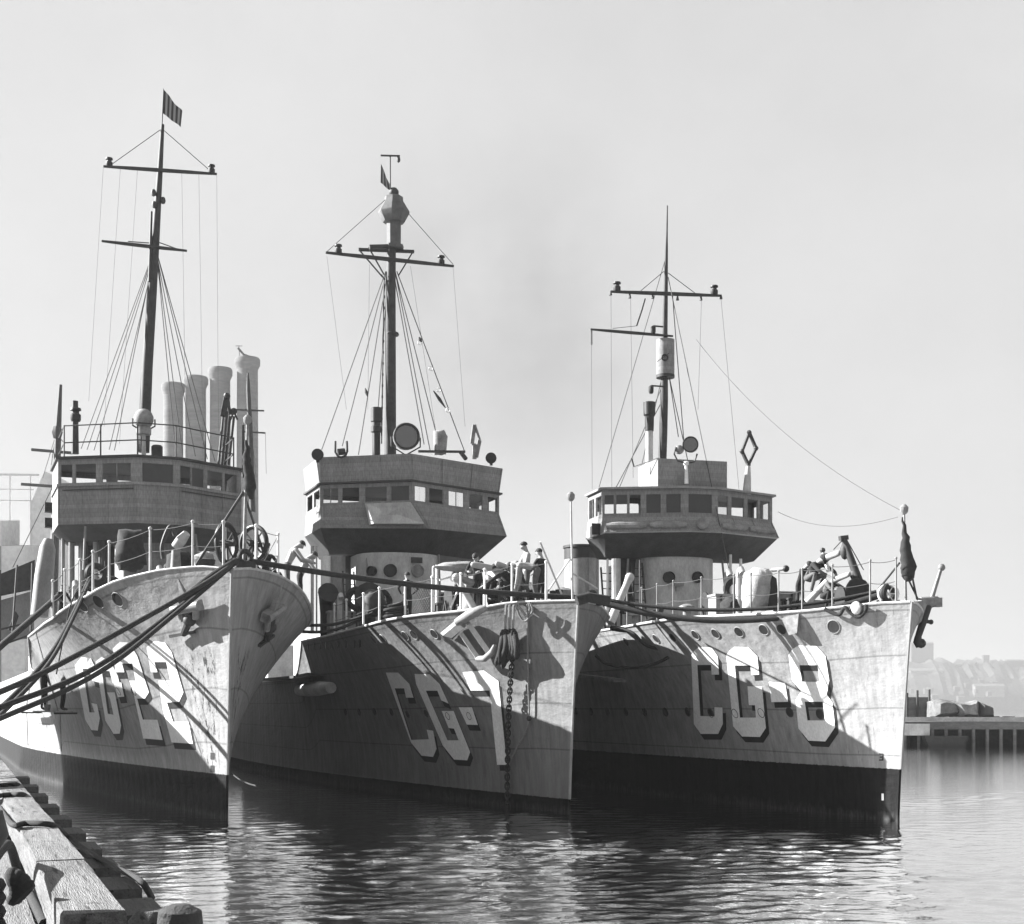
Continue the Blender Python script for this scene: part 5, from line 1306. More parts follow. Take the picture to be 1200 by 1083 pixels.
for i,(px,w_) in enumerate(((1098,16),(1117,9),(1168,6),(1182,14))):
    mb=MB(); a=pr(px,842,1); mb.tube([a+Vector((-w_*sc/2,0,0)),a+Vector((w_*sc/2,0,0))],.16,M_PIERD,8); thing(mb,'pier_timber','loose dark timber lying on the far pier','timber',None,'loose timbers on the far pier')
# ------------------------------------------------------------------ far shore
FD=2200.0
hill=MB(); rnd=random.Random(12); M_HILL=mat('wooded_hill',.04,.95,.8,.03,(1,1,1),fine=.5)
prof=[]
xs=[-2300+i*8 for i in range(576)]
for x in xs:
    px=CX+F*x/FD
    y=779+3*math.sin(px*.021)+2.5*math.sin(px*.083+1)+rnd.uniform(-1.3,1.3)+1.2*math.sin(px*.31)+.8*math.sin(px*.73+2)
    if px<1060: y=783+2*math.sin(px*.03)
    prof.append(HC+(HOR-y)/F*FD)
for k,(dy,f) in enumerate(((0,.0),(25,.35),(60,.75),(110,1.0),(220,1.02))): pass
rows=[]
for dy,fz in((0,.0),(18,.3),(55,.7),(110,1.0),(220,1.05)):
    rows.append([Vector((x*(1+dy/FD*.3),FD+dy,(prof[i]*(1+dy/FD))*fz*(1 if fz in(0,) else 1+rnd.uniform(-.09,.09))+.0)) for i,x in enumerate(xs)])
for A,B_ in zip(rows,rows[1:]):
    for i in range(len(xs)-1): hill.quad(A[i],A[i+1],B_[i+1],B_[i],M_HILL)
tag(hill.build('hills',None,15),'low wooded shore fading into haze across the water','hills',kind='structure')
def house(px,py,w_,h_,dep,lab,dd_=FD+40,g=.25,name='building'):
    BD=2.5 if 'faint' in lab else 12
    c=at(px,py,dd_); W_=w_*dd_/F; H_=h_*dd_/F; m=mat('far_wall%d'%int(g*100),g*.7,.9,.3,.2); mb=MB()
    mb.hexa([c+Vector((-W_/2,0,-BD)),c+Vector((W_/2,0,-BD)),c+Vector((W_/2,0,H_)),c+Vector((-W_/2,0,H_))],[c+Vector((-W_/2,dep,-BD)),c+Vector((W_/2,dep,-BD)),c+Vector((W_/2,dep,H_)),c+Vector((-W_/2,dep,H_))],m)
    rf=MB(); t=c+Vector((0,0,H_)); rf.add([t+Vector((-W_/2*1.05,-.5,0)),t+Vector((W_/2*1.05,-.5,0)),t+Vector((W_/2*1.05,dep+.5,0)),t+Vector((-W_/2*1.05,dep+.5,0)),t+Vector((-W_/2*1.05,dep/2,W_*.08)),t+Vector((W_/2*1.05,dep/2,W_*.08))],[(0,1,5,4),(2,3,4,5),(0,4,3),(1,2,5),(0,3,2,1)],mat('far_roof',.1,.9,.2,.1))
    return thing(None,name,lab,'building',None,parts=(('wall',mb,None),('roof',rf,None)))
house(1081,790,26,36,14,'hazy tall block on the far shore beside the numeral 8 bow',FD+130,.10)
house(1156,790,7,22,8,'small square tower breaking the far wooded skyline',FD+120,.08)
house(1086,792,38,6,20,'long low pale roofed shed on the far shore',FD+70,.22)
house(1160,808,34,4,14,'low white shed halfway down the far wooded shore',FD+10,.2)
house(1190,782,20,8,14,'dim house on the far ridge at the right edge',FD+120,.09)
house(1120,786,14,7,12,'dim house on the far ridge left of the square tower',FD+120,.09)
rnh=random.Random(21)
for i in range(26):
    px=1066+rnh.random()*150; y=784+rnh.random()*36; f_=(829-y)/50
    house(px,y,rnh.uniform(3,8),rnh.uniform(2,4),10,'small faint house among the trees of the far shore',FD-20+190*max(.05,f_-.25),rnh.choice((.05,.08,.13)))
for o_ in list(bpy.data.objects):
    if o_.get('label')=='small faint house among the trees of the far shore': o_['group']='faint houses on the far shore'
# ------------------------------------------------------------------ power station chimneys behind 22
for px,y0,w_,lab in((203,450,24,'shortest hazy chimney, farthest left of the row'),(229.5,442,25,'second hazy chimney from the left, just taller than the first'),(258,432,25,'third hazy chimney from the left, behind the signal arms'),(290,420,26,'tallest hazy chimney, farthest right with a ragged top')):
    D=330.0; k=D/F; c=at(px,y0,D); r=w_*k/2; m=mat('chimney_brick',.105,.95,.25,.22,(1,1,6))
    mb=MB(); mb.lathe([(r*1.12,0),(r*1.0,c.z*.4),(r*.93,c.z-14*k)],m,Vector((c.x,c.y,0)),28)
    cp=MB(); cp.lathe([(r*.93,c.z-14*k),(r*.98,c.z-12*k),(r*1.13,c.z-8*k),(r*1.14,c.z-2*k),(r*1.05,c.z),(r*.9,c.z),(r*.85,c.z-4*k)],m,Vector((c.x,c.y,0)),28)
    thing(None,'chimney',lab,'chimney',None,'row of power station chimneys',parts=(('shaft',mb,None),('rim',cp,None)))
mb=MB(); D=329; mb.bar(at(279,408,D),at(286,416,D),.4,.5,M_DARK()); mb.bar(at(286,416,D),at(299,420.5,D),.4,.5,M_DARK()); mb.bar(at(276,405.5,D),at(284,405.5,D),.12,.12,M_DARK()); mb.bar(at(280,405,D),at(281,421,D),.12,.12,M_DARK())
thing(mb,'hoist_arm','small crooked hoist arm on the rim of the tallest chimney','hoist')
# ------------------------------------------------------------------ ship and works at the far left
D=88.0
vs=empty('fishing_boat',Matrix.Translation(Vector((at(66,700,D).x,D,0)))); tag(vs,'dark masted boat lying behind the numeral 22 wheelhouse','boat')
c0=Vector((at(66,700,D).x,D,0))
def vl(mb): mb.v=[tuple(Vector(v)-c0) for v in mb.v]; return mb
hl=MB(); n=10; A=[];B_=[]
for i in range(n+1):
    t=i/n; y=(t-.5)*14; bw=2.1*(1-abs(2*t-1)**2.6)
    A.append((c0+Vector((-bw*.6,y,-.4)),c0+Vector((-bw,y,1.8+.6*(2*t-1)**2)),c0+Vector((bw,y,1.8+.6*(2*t-1)**2)),c0+Vector((bw*.6,y,-.4))))
for a,b in zip(A,A[1:]):
    for k in range(4): hl.quad(a[k],a[(k+1)%4],b[(k+1)%4],b[k],M_DARK())
vl(hl).build('hull',vs)
h2=MB(); h2.box(c0+Vector((0,1,2.9)),(2.4,4,2.2),M_LIGHT()); vl(h2).build('wheelhouse',vs)
mm=MB(); mm.tube([c0+Vector((0,-1,1.5)),at(66.5,560,D),at(68,505,D),at(71,451,D)],[.24,.22,.2,.1],M_DARK(),9); mm.ball(at(67,507,D),.35,M_DARK(),8,(1,1,1.4)); mo=vl(mm).build('mast',vs)
for a,b in(((37,527),(85,531)),((25,567.5),(62,570))):
    yd_=MB(); yd_.tube([at(*a,D),at(*b,D)],.1,M_DARK(),6); vl(yd_).build('yard',mo)
wr=MB(); 
for a,b in(((66,508),(50,560)),((69,512),(76,520)),((62,570),(15,665)),((66,508),(60,545))): wr.tube([at(*a,D),at(*b,D)],.025,M_WIRE(),5)
vl(wr).build('rigging',mo)
# trestle and shed in the haze
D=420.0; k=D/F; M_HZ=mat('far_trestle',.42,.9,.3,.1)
tr=MB(); o=at(-60,555,D)
for y in(555,572,585): tr.bar(at(-90,y,D),at(46 if y<560 else 40,y+2,D),.7 if y<560 else .3,.7 if y<560 else .3,M_HZ)
for px in(-70,-40,-10,12,36): tr.bar(at(px,556,D),at(px,829,D),.35,.35,M_HZ)
thing(tr,'trestle','hazy coal trestle with bare beams at the far left','trestle')
q=[at(38,640,D),at(38,575,D),at(56,550,D),at(66,575,D),at(66,640,D)]
mb=MB(); q=[at(36,829,D),at(36,590,D),at(52,552,D),at(70,560,D),at(70,829,D)]; A=q; B_=[p+Vector((0,12,0)) for p in q]
for i in range(5): mb.quad(A[i],A[(i+1)%5],B_[(i+1)%5],B_[i],M_HZ)
mb.poly(A,M_HZ); mb.poly(B_,M_HZ); thing(mb,'coal_tower','grey peaked tower in the haze beside the trestle','tower')
for i,(px,y,w_,h_) in enumerate(((8,640,40,50),(-30,610,60,60))):
    mb=MB(); c=at(px,y,D-20); W_=w_*k; H_=h_*k; m=mat('far_shed_wall',.3,.9,.3,.1)
    mb.hexa([Vector((c.x-W_/2,c.y,0)),Vector((c.x+W_/2,c.y,0)),Vector((c.x+W_/2,c.y,c.z)),Vector((c.x-W_/2,c.y,c.z))],[Vector((c.x-W_/2,c.y+15,0)),Vector((c.x+W_/2,c.y+15,0)),Vector((c.x+W_/2,c.y+15,c.z+2)),Vector((c.x-W_/2,c.y+15,c.z+2))],m)
    thing(mb,'shed',('pale waterfront shed in the haze below the coal tower','larger pale shed under the coal trestle, mostly out of the picture')[i],'shed')
# pier shed on the dock that shades the lower side of 22
# ------------------------------------------------------------------ haze
hz=MB(); hz.box((0,1390,48),(6000,2840,102),None)
o=hz.build('haze'); m=bpy.data.materials.new('haze_air'); m.use_nodes=True; nt=m.node_tree; nt.nodes.clear()
ou=nt.nodes.new('ShaderNodeOutputMaterial'); pv=nt.nodes.new('ShaderNodeVolumePrincipled'); pv.inputs['Color'].default_value=g3(.48); pv.inputs['Density'].default_value=HAZE; pv.inputs['Anisotropy'].default_value=.2
nt.links.new(pv.outputs[0],ou.inputs['Volume']); o.data.materials.clear(); o.data.materials.append(m)
tag(o,'thin pale smoky haze over the harbour','haze',kind='stuff')
# ------------------------------------------------------------------ small fixed fittings on the three forecastles (parts of their ships)
def fitting(s,kind,px,L,k=1.0,m=None,yaw=0):
    c=stand(s,px,L); mb=MB(); Z=lambda z: Vector((0,0,z))
    if abs(c.y)>s.bd(L)-.15: c.y=math.copysign(max(.1,s.bd(L)-.3),c.y); c.z=deckz(s,L,c.y)
    if kind=='bitts':
        mb.box(c+Z(.05*k),(.9*k,.32*k,.1*k),m or M_BLACK())
        for d in(-.27,.27): mb.lathe([(.11*k,0),(.1*k,.42*k),(.14*k,.44*k),(.14*k,.52*k),(.03*k,.54*k)],m or M_BLACK(),c+Vector((d*k,0,.08*k)),14)
    elif kind=='mushroom_vent': mb.lathe([(.13*k,0),(.13*k,.45*k),(.27*k,.46*k),(.25*k,.56*k),(.12*k,.62*k),(.01,.64*k)],m or M_STEEL(),c,16)
    elif kind=='ready_locker':
        mb.box(c+Z(.36*k),(.55*k,.8*k,.66*k),m or M_GREY()); mb.box(c+Z(.72*k),(.6*k,.86*k,.06*k),m or M_GREY())
        for d in(-.25,.25): mb.bar(c+Vector((.28*k,d*k,.55*k)),c+Vector((.31*k,d*k,.7*k)),.05,.04,M_BLACK())
    elif kind=='capstan': mb.lathe([(.36*k,0),(.34*k,.12*k),(.2*k,.2*k),(.17*k,.5*k),(.3*k,.62*k),(.32*k,.74*k),(.1*k,.78*k)],m or M_DARK(),c,18)
    elif kind=='hatch': mb.box(c+Z(.2*k),(1.1*k,1.1*k,.4*k),m or M_GREY()); mb.box(c+Z(.42*k),(1.16*k,1.16*k,.05*k),m or M_DARK())
    elif kind=='cable_reel':
        rot=Matrix.Rotation(R(90),3,'X'); mb.lathe([(.42*k,-.36*k),(.42*k,-.31*k),(.25*k,-.3*k),(.29*k,-.1*k),(.27*k,.1*k),(.25*k,.3*k),(.42*k,.31*k),(.42*k,.36*k)],m or M_BLACK(),c+Z(.5*k),20,rot)
        for d in(-.42,.42): mb.bar(c+Vector((-.25*k,d*k,0)),c+Vector((0,d*k,.52*k)),.06,.05,M_DARK()); mb.bar(c+Vector((.25*k,d*k,0)),c+Vector((0,d*k,.52*k)),.06,.05,M_DARK())
    elif kind=='pipe_vent': mb.tube([c,c+Z(.9*k),c+Vector((.04,0,1.05*k)),c+Vector((.16,0,1.1*k)),c+Vector((.26,0,1.0*k))],.07*k,m or M_LIGHT(),10)
    elif kind=='ladder':
        for d in(-.2,.2): mb.bar(c+Vector((0,d,0)),c+Vector((-.5,d,2.3*k)),.05,.06,m or M_DARK())
        for i in range(8): mb.bar(c+Vector((-.055*i-.05,-.2,.27*k*i+.2)),c+Vector((-.055*i-.05,.2,.27*k*i+.2)),.03,.03,m or M_DARK())
    elif kind=='hanging_coil':
        mb.torus(c+Z(1.0*k),.26*k,.08*k,m or M_ROPE(),Matrix.Rotation(R(90),3,'Y')@Matrix.Rotation(R(yaw),3,'X'),18,7); mb.torus(c+Vector((.05,.05,.93*k)),.27*k,.06*k,m or M_ROPE(),Matrix.Rotation(R(84),3,'Y'),18,7); mb.bar(c,c+Z(1.25*k),.06,.06,M_DARK())
    return mb.build(kind,s.e)
for s,rows in((S22,(('bitts',196,4.2,.9),('capstan',240,3.2,.9),('mushroom_vent',222,6.5,1.1),('ready_locker',184,8.2,1.0),('cable_reel',160,9.6,1.2),('pipe_vent',186,7.0,1.3),('hanging_coil',130,11.5,1.2),('ladder',118,13.2,1.0),('ladder',205,11.5,.9),('ready_locker',232,8.6,1.2),('cable_reel',248,6.5,1.1),('hanging_coil',100,13.0,1.1),('pipe_vent',88,14.5,1.5),('hatch',210,7.6,1.0),('bitts',268,4.6,1.0),('mushroom_vent',316,5.4,1.1),('cable_reel',305,6.6,1.1),('ready_locker',330,7.2,1.2),('hanging_coil',236,5.2,.9),('pipe_vent',258,7.8,1.4))),
             (S7,(('bitts',512,6.5,.8),('capstan',590,3.6,.9),('ready_locker',525,8.6,1.3),('hatch',560,6.6,1.0),('mushroom_vent',452,10.5,1.1),('cable_reel',540,7.5,1.2),('hanging_coil',418,12.2,1.2),('hanging_coil',446,12.0,1.1),('ladder',412,13.8,1.0),('pipe_vent',500,10.4,1.3),('ready_locker',586,5.6,1.3),('cable_reel',606,5.2,1.1),('bitts',652,2.0,.8),('mushroom_vent',660,3.4,1.2),('pipe_vent',398,13.4,1.3),('ready_locker',400,14.2,1.2))),
             (S8,(('bitts',922,5.2,.7),('capstan',985,3.3,.8),('ready_locker',850,9.5,1.1),('mushroom_vent',805,10.5,1.0),('cable_reel',838,10.8,1.1),('hatch',950,5.4,.8),('pipe_vent',866,8.8,1.4),('hanging_coil',860,10.4,1.1),('ladder',752,13.6,1.0),('ladder',716,15.0,1.0),('bitts',770,11.5,.9),('mushroom_vent',745,13.0,1.0),('hanging_coil',728,14.6,1.0),('ready_locker',915,6.6,.9),('pipe_vent',852,11.6,1.6)))):
    for r in rows: fitting(s,*r)
# boat davits, pipes and hand-holds on the bridge fronts
for s,L0,pts in((S22,12.1,((175,617,175,640),(228,619,232,650),(100,617,98,668))),(S7,13.3,((430,650,430,700),(514,650,516,706),(560,652,566,700))),(S8,13.0,((772,655,768,712),(846,655,852,712),(736,655,733,718)))):
    for x0,y0,x1,y1 in pts:
        mb=MB(); mb.tube([s.pL(x0,y0,L0+1.2),s.pL(x1,y1,L0+.9)],.04,M_GREY(),7); mb.build('bridge_strut',s.e)
def battens(s,br,lo,hi,edges):
    for e,fr in edges:
        for f in fr:
            a=lo[e].lerp(lo[e+1],f); b=hi[e].lerp(hi[e+1],f); ed=(lo[e+1]-lo[e]).normalized(); n=ed.cross((b-a).normalized()); n=n if n.x>0 else -n
            mb=MB(); mb.bar(a.lerp(b,.03)+n*.008,a.lerp(b,.97)+n*.008,.05,.03,M_BRIDGE(),up=n); mb.build('panel_strip',br)
battens(S22,b22,P3(S22.br[0],S22.br[3]),P3(S22.br[0],S22.br[1]),((1,(.01,.3,.63,.98)),(2,(.5,)),(3,(.02,.37,.7,.99))))
battens(S7,b7,LP7,SL7,((1,(.02,.3,.6,.97)),(2,(.03,.98))))
battens(S8,b8,LP8,SL8,((1,(.02,.36,.7,.98)),(3,(.02,.34,.68,.98))))
battens(S7,b7,TA7,TT7,((1,(.01,.34,.67,.99)),(2,(.01,.34,.67,.99))))
# handrails and a pipe run on the bridge faces
for br,s,lo,e,t in((b22,S22,P3(S22.br[0],S22.br[1]-.18),1,0),(b22,S22,P3(S22.br[0],S22.br[1]-.18),3,0)):
    n=Vector((.06,0,0)); mb=MB(); p,q=lo[e].lerp(lo[e+1],.05)+n,lo[e].lerp(lo[e+1],.95)+n; mb.tube([p,q],.018,M_DARK(),6); mb.build('handrail',br)
dbundle(S7,5.0,[(572,684),(582,676),(598,680),(604,694),(600,708),(574,708)],.9,M_DKCLOTH(),'tarpaulin','black tarpaulin heap in the middle of the crouching group on the middle bow','tarpaulin',15)
dbundle(S22,6.4,[(196,650),(206,644),(222,648),(228,660),(226,668),(194,669)],.9,M_DKCLOTH(),'tarpaulin','low dark tarpaulin behind the small gun at the numeral 22 rail','tarpaulin',16)
dbundle(S22,4.6,[(226,652),(238,646),(250,650),(252,666),(228,668)],.7,M_CANVASD(),'canvas_heap','grey folded canvas left of the spoked reels on the numeral 22 bow','canvas',17)
dbundle(S7,9.4,[(424,700),(432,690),(446,692),(452,706),(450,722),(424,724)],.8,M_DARK(),'gear_pile','dark pile of gear between the white stanchions at the middle ship rail','gear',18)
dbundle(S8,8.0,[(846,706),(852,700),(862,702),(866,716),(846,718)],.7,M_DKCLOTH(),'tarpaulin','small dark tarpaulin left of the stained canvas cover on the numeral 8 ship','tarpaulin',19)

# canvas strip added along the port rail of 22 to shade 7's side
mb=MB(); us_=[7.4+i*.6 for i in range(17)]; A=[];B_=[]
rnd=random.Random(2)
for u in us_:
    p=S22.pt(u,S22.zd(u)); q=Vector((p.x,abs(p.y)-.1,p.z+.03)); A.append(q); B_.append(q+Vector((0,rnd.uniform(-.03,.03),1.25+rnd.uniform(-.05,.05))))
for i in range(len(us_)-1):
    o_=Vector((0,-.025,0)); mb.hexa([A[i],A[i+1],A[i+1]+o_,A[i]+o_],[B_[i],B_[i+1],B_[i+1]+o_,B_[i]+o_],M_CANVASD())
mb.build('shade_dodger',S22.e)
# ------------------------------------------------------------------ people
M_SKIN=mat('tanned_skin',.25,.6,.12,9); M_HAIR=mat('dark_hair',.015,.7,.3,40,bump=.4)
CL={'dark':mat('dark_wool',.02,.95,.35,12,bump=.4),'white':mat('white_cotton',.55,.9,.15,8,bump=.4),'denim':mat('denim_cloth',.085,.95,.25,10,bump=.4),'grey':mat('grey_cotton',.24,.9,.2,9,bump=.4),'skin':M_SKIN,'shoe':mat('shoe_leather',.02,.5,.3,10)}
def pose(kind):
    J={'pelvis':(0,0,.95),'waist':(0,0,1.09),'chest':(0,.0,1.30),'neckb':(0,0,1.46),'neck':(0,.015,1.53),'head':(0,.03,1.63),'top':(0,.02,1.70)}
    for sx,k in((1,'R'),(-1,'L')):
        J.update({'sh'+k:(.17*sx,0,1.42),'el'+k:(.24*sx,-.03,1.15),'wr'+k:(.25*sx,.06,.91),'pa'+k:(.25*sx,.085,.83),
                  'hip'+k:(.09*sx,0,.90),'kn'+k:(.10*sx,.03,.50),'an'+k:(.105*sx,-.02,.09),'to'+k:(.12*sx,.14,.035)})
    def bend(names,pivot,ang):
        """rotate joints forward about the x axis through pivot"""
        p=Vector(J[pivot]); m=Matrix.Rotation(-ang,3,'X')
        for n in names: J[n]=tuple(p+m@(Vector(J[n])-p))
    up=['waist','chest','neckb','neck','head','top']+[a+k for a in('sh','el','wr','pa') for k in 'RL']
    hd=['head','top']
    arms=[a+k for a in('sh','el','wr','pa') for k in 'RL']
    def arm(k,el,wr,pa): J['el'+k]=el; J['wr'+k]=wr; J['pa'+k]=pa
    if kind=='lean':
        bend(up,'pelvis',R(28)); bend(hd,'neck',R(35))
        for k,sx in(('R',1),('L',-1)):
            arm(k,(.27*sx,.42,1.08),(.17*sx,.62,1.05),(.13*sx,.70,1.03))
    elif kind=='bend':
        bend(up,'pelvis',R(82)); bend(hd,'neck',R(15))
        for k,sx in(('R',1),('L',-1)):
            s=J['sh'+k]; arm(k,(.24*sx,s[1]+.03,.62),(.16*sx,s[1]+.10,.37),(.13*sx,s[1]+.13,.29))
            J['kn'+k]=(.13*sx,.10,.50)
    elif kind=='crouch':
        dz=-.55
        for n in J:
            if n[:2] not in('kn','an','to'): J[n]=(J[n][0],J[n][1]-.22,J[n][2]+dz)
        for k,sx in(('R',1),('L',-1)):
            J['kn'+k]=(.17*sx,.22,.52); J['hip'+k]=(.1*sx,-.2,.40)
        bend(up,'pelvis',R(42)); bend(hd,'neck',R(20))
        for k,sx in(('R',1),('L',-1)):
            arm(k,(.26*sx,.42,.55),(.15*sx,.60,.42),(.11*sx,.67,.38))
    elif kind=='sit':
        for n in J: J[n]=(J[n][0],J[n][1],J[n][2]-.86)
        for k,sx in(('R',1),('L',-1)):
            J['hip'+k]=(.1*sx,.02,.09); J['kn'+k]=(.12*sx,.44,.10); J['an'+k]=(.12*sx,.46,-.33); J['to'+k]=(.13*sx,.60,-.39)
        bend(up,'pelvis',R(14))
        arm('R',(.3,.28,.45),(.2,.55,.48),(.17,.63,.50)); arm('L',(-.28,.2,.25),(-.2,.42,.28),(-.17,.5,.3))
    elif kind=='look':
        bend(hd,'neck',R(25)); arm('R',(.27,.12,1.16),(.2,.34,1.08),(.17,.42,1.06)); arm('L',(-.27,.1,1.14),(-.22,.32,1.0),(-.19,.4,.97))
    elif kind=='hips':
        arm('R',(.36,-.08,1.2),(.2,.07,1.03),(.14,.1,1.0)); arm('L',(-.36,-.08,1.2),(-.2,.07,1.03),(-.14,.1,1.0))
    return J
RAD={'pelvis':(.155,.115),'waist':(.135,.10),'chest':(.16,.115),'neckb':(.085,.075),'neck':(.056,.056),'head':(.082,.095),'top':(.07,.082),
     'sh':(.066,.066),'el':(.045,.045),'wr':(.031,.027),'pa':(.038,.018),'hip':(.088,.09),'kn':(.06,.06),'an':(.042,.045),'to':(.042,.03)}
def person(label,M,kind,top='dark',legs='dark',hat=None,h=1.75,group='sailors working aboard',hair=True):
    J=pose(kind); s=h/1.75
    V=[];E=[];Rr=[];idx={}
    def av(n,p,r): idx[n]=len(V); V.append(Vector(p)*s); Rr.append((r[0]*s,r[1]*s)); return idx[n]
    for n,p in J.items(): av(n,p,RAD.get(n) or RAD[n[:-1]])
    def e(a,b): E.append((idx[a],idx[b]))
    for a,b in(('pelvis','waist'),('waist','chest'),('chest','neckb'),('neckb','neck'),('neck','head'),('head','top')): e(a,b)
    for k in'RL':
        for a,b in(('sh','el'),('el','wr'),('wr','pa')): e(a+k,b+k)
        e('chest','sh'+k); e('pelvis','hip'+k)
        for a,b in(('hip','kn'),('kn','an'),('an','to')): e(a+k,b+k)
    # head frame
    hu=(Vector(J['top'])-Vector(J['neck'])).normalized(); hx=Vector((1,0,0)); hf=hu.cross(hx).normalized()
    if hf.dot(Vector((0,1,0)))<0 and kind not in('bend',): hf=-hf
    if kind=='bend': hf=Vector((0,hf.y,hf.z)); hf = hf if hf.z<0 else -hf
    hc=Vector(J['head'])
    av('nose',hc+hf*.105-hu*.005,(.016,.016)); e('head','nose')
    for sx in(1,-1): av('ear%d'%sx,hc+hx*sx*.088-hf*.005-hu*.005,(.014,.02)); e('head','ear%d'%sx)
    # hands: five unequal curled fingers rooted in the palm
    for k,sx in(('R',1),('L',-1)):
        p=Vector(J['pa'+k]); d=(p-Vector(J['wr'+k])).normalized(); side=d.cross(Vector((0,0,1)) if abs(d.z)<.8 else Vector((0,1,0))).normalized(); nrm=side.cross(d)
        for i,(o,ln) in enumerate(((-.03,.055),(-.011,.066),(.010,.063),(.029,.05))):
            a=p+d*.03+side*o; b=a+(d*.8-nrm*.35*sx*0-Vector((0,0,.25)))*ln*.6; c=b+(d*.5-Vector((0,0,.7)))*ln*.5
            av('f%s%da'%(k,i),a,(.010,.010)); av('f%s%db'%(k,i),b,(.009,.009)); av('f%s%dc'%(k,i),c,(.008,.008)); e('pa'+k,'f%s%da'%(k,i)); e('f%s%da'%(k,i),'f%s%db'%(k,i)); e('f%s%db'%(k,i),'f%s%dc'%(k,i))
        a=p-side*.045*sx-d*.01; b=a-side*.02*sx+d*.035; av('t%sa'%k,a,(.012,.012)); av('t%sb'%k,b,(.009,.009)); e('pa'+k,'t%sa'%k); e('t%sa'%k,'t%sb'%k)
    me=bpy.data.meshes.new('person'); me.from_pydata(V,E,[]); me.update()
    tmp=bpy.data.objects.new('tmp',me); COL.objects.link(tmp)
    tmp.modifiers.new('skin','SKIN'); sk=me.skin_vertices[0].data if me.skin_vertices else None
    if sk is None:
        bm=bmesh.new(); bm.from_mesh(me); bm.verts.layers.skin.verify(); bm.to_mesh(me); bm.free(); sk=me.skin_vertices[0].data
    for i,r in enumerate(Rr): sk[i].radius=r; sk[i].use_root=(i==0)
    sub=tmp.modifiers.new('sub','SUBSURF'); sub.levels=1; sub.render_levels=1
    dg=bpy.context.evaluated_depsgraph_get(); m2=bpy.data.meshes.new_from_object(tmp.evaluated_get(dg))
    bpy.data.objects.remove(tmp); m2.name='person'
    mats=[M_SKIN,CL[top],CL[legs],CL['shoe']]
    m2.materials.clear()
    for q in mats: m2.materials.append(q)
    bones=[]
    for a,b in E:
        na=[n for n,i in idx.items() if i==a][0]; nb=[n for n,i in idx.items() if i==b][0]
        k=0
        for nm in(na,nb):
            if nm in('waist','chest','neckb') or nm[:2] in('sh',) : k=1
        if nb[:2]=='el' or (na[:2]=='el' and top!='skin' and nb[:2]=='wr'): k=1
        if nb in('neck','head','top') or nb.startswith('nose') or nb.startswith('ear'): k=0
        if na=='pelvis' or na[:2] in('hi','kn'): k=2 if nb!='waist' else 1
        if na[:2]=='an': k=3
        if na[:2]=='wr' or na[:2]=='pa' or na[0] in'ft' and na!='top': k=0
        bones.append((V[a],V[b],k))
    for f in m2.polygons:
        c=f.center; best=(9,0)
        for a,b,k in bones:
            ab=b-a; t=max(0,min(1,(c-a).dot(ab)/max(ab.length_squared,1e-9))); dd_=(c-(a+ab*t)).length
            if dd_<best[0]: best=(dd_,k)
        f.material_index=best[1]; f.use_smooth=True
    o=bpy.data.objects.new('person',m2); COL.objects.link(o); o.matrix_world=M
    tag(o,label,'person',group)
    fw=Vector(hf); 
    ey=MB()
    for sx in(1,-1): ey.ball((hc+hf*.088+hx*.034*sx+hu*.012)*s,.011*s,M_HAIR,8)
    ey.tube([(hc+hf*.085+hx*.022*q-hu*.05)*s for q in(-1,0,1)],.005*s,M_HAIR,5)
    ey.build('face',o)
    rot=Matrix((hx,hf,hu)).transposed()
    if hair:
        hm=MB(); vs=[];fs=[]; n=14;kk=6
        c=(hc+hu*.045-hf*.012)*s
        for i in range(kk+1):
            a=R(-22)+(R(90)-R(-22))*i/kk
            for j in range(n):
                t=2*math.pi*j/n; aa=a
                if math.sin(t)>.25: aa=max(a,R(28)) 
                vs.append(c+rot@Vector((math.cos(aa)*math.cos(t)*.097,math.cos(aa)*math.sin(t)*.112,math.sin(aa)*.092))*s)
        for i in range(kk):
            for j in range(n): fs.append((i*n+j,i*n+(j+1)%n,(i+1)*n+(j+1)%n,(i+1)*n+j))
        hm.add(vs,fs,M_HAIR); hm.build('hair',o,80)
    if hat:
        hm=MB(); c=(hc+hu*.085)*s; m=CL[hat]
        hm.lathe([(.10*s,0),(.115*s,.01*s),(.105*s,.05*s),(.10*s,.075*s),(.02*s,.08*s)],m,c,16,rot)
        if hat=='dark': hm.hexa([c+rot@(Vector((x,y,z))*s) for x,y,z in((-.07,.08,0),(.07,.08,0),(.05,.155,-.02),(-.05,.155,-.02))],[c+rot@(Vector((x,y,z))*s) for x,y,z in((-.07,.08,.012),(.07,.08,.012),(.05,.155,-.008),(-.05,.155,-.008))],m)
        else: hm.torus(c+hu*.03*s,.108*s,.018*s,m,rot,16,6)
        hm.build('hat',o)
    return o
def onship(s,px,L,yaw,dz=0.0,z=None):
    p=stand(s,px,L)
    if z is not None: p.z=z
    p.z+=dz
    return s.M@Matrix.Translation(p)@Matrix.Rotation(R(yaw),4,'Z')
# yaw 0 faces to port (right in the picture), 180 to starboard, -90 to the bow, 90 aft
person('bare backed sailor leaning over the numeral 22 rail, nearer its bow staff',onship(S22,336,5.4,-8,.4),'lean','skin','denim',h=1.92)
person('sailor in dark trousers leaning at the numeral 22 rail, right hand one of the pair',onship(S22,351,6.0,-12,.35),'lean','skin','dark',h=1.88)
person('dark coated sailor standing behind the two leaning at the numeral 22 rail',onship(S22,322,7.6,80,.2),'stand','dark','dark',h=1.75)
person('dark clad sailor standing by the rail at the waist of the numeral 22 ship',onship(S22,73,15.6,-60),'look','dark','dark',h=1.75)
person('dark clad sailor with his back turned, beside the rope coil on the middle ship',onship(S7,477.5,8.6,95),'hips','dark','dark',h=1.68)
person('sailor in a white shirt crouching by the canvas covered gun on the middle bow',onship(S7,576,4.0,-60,.3),'crouch','white','dark',h=1.95)
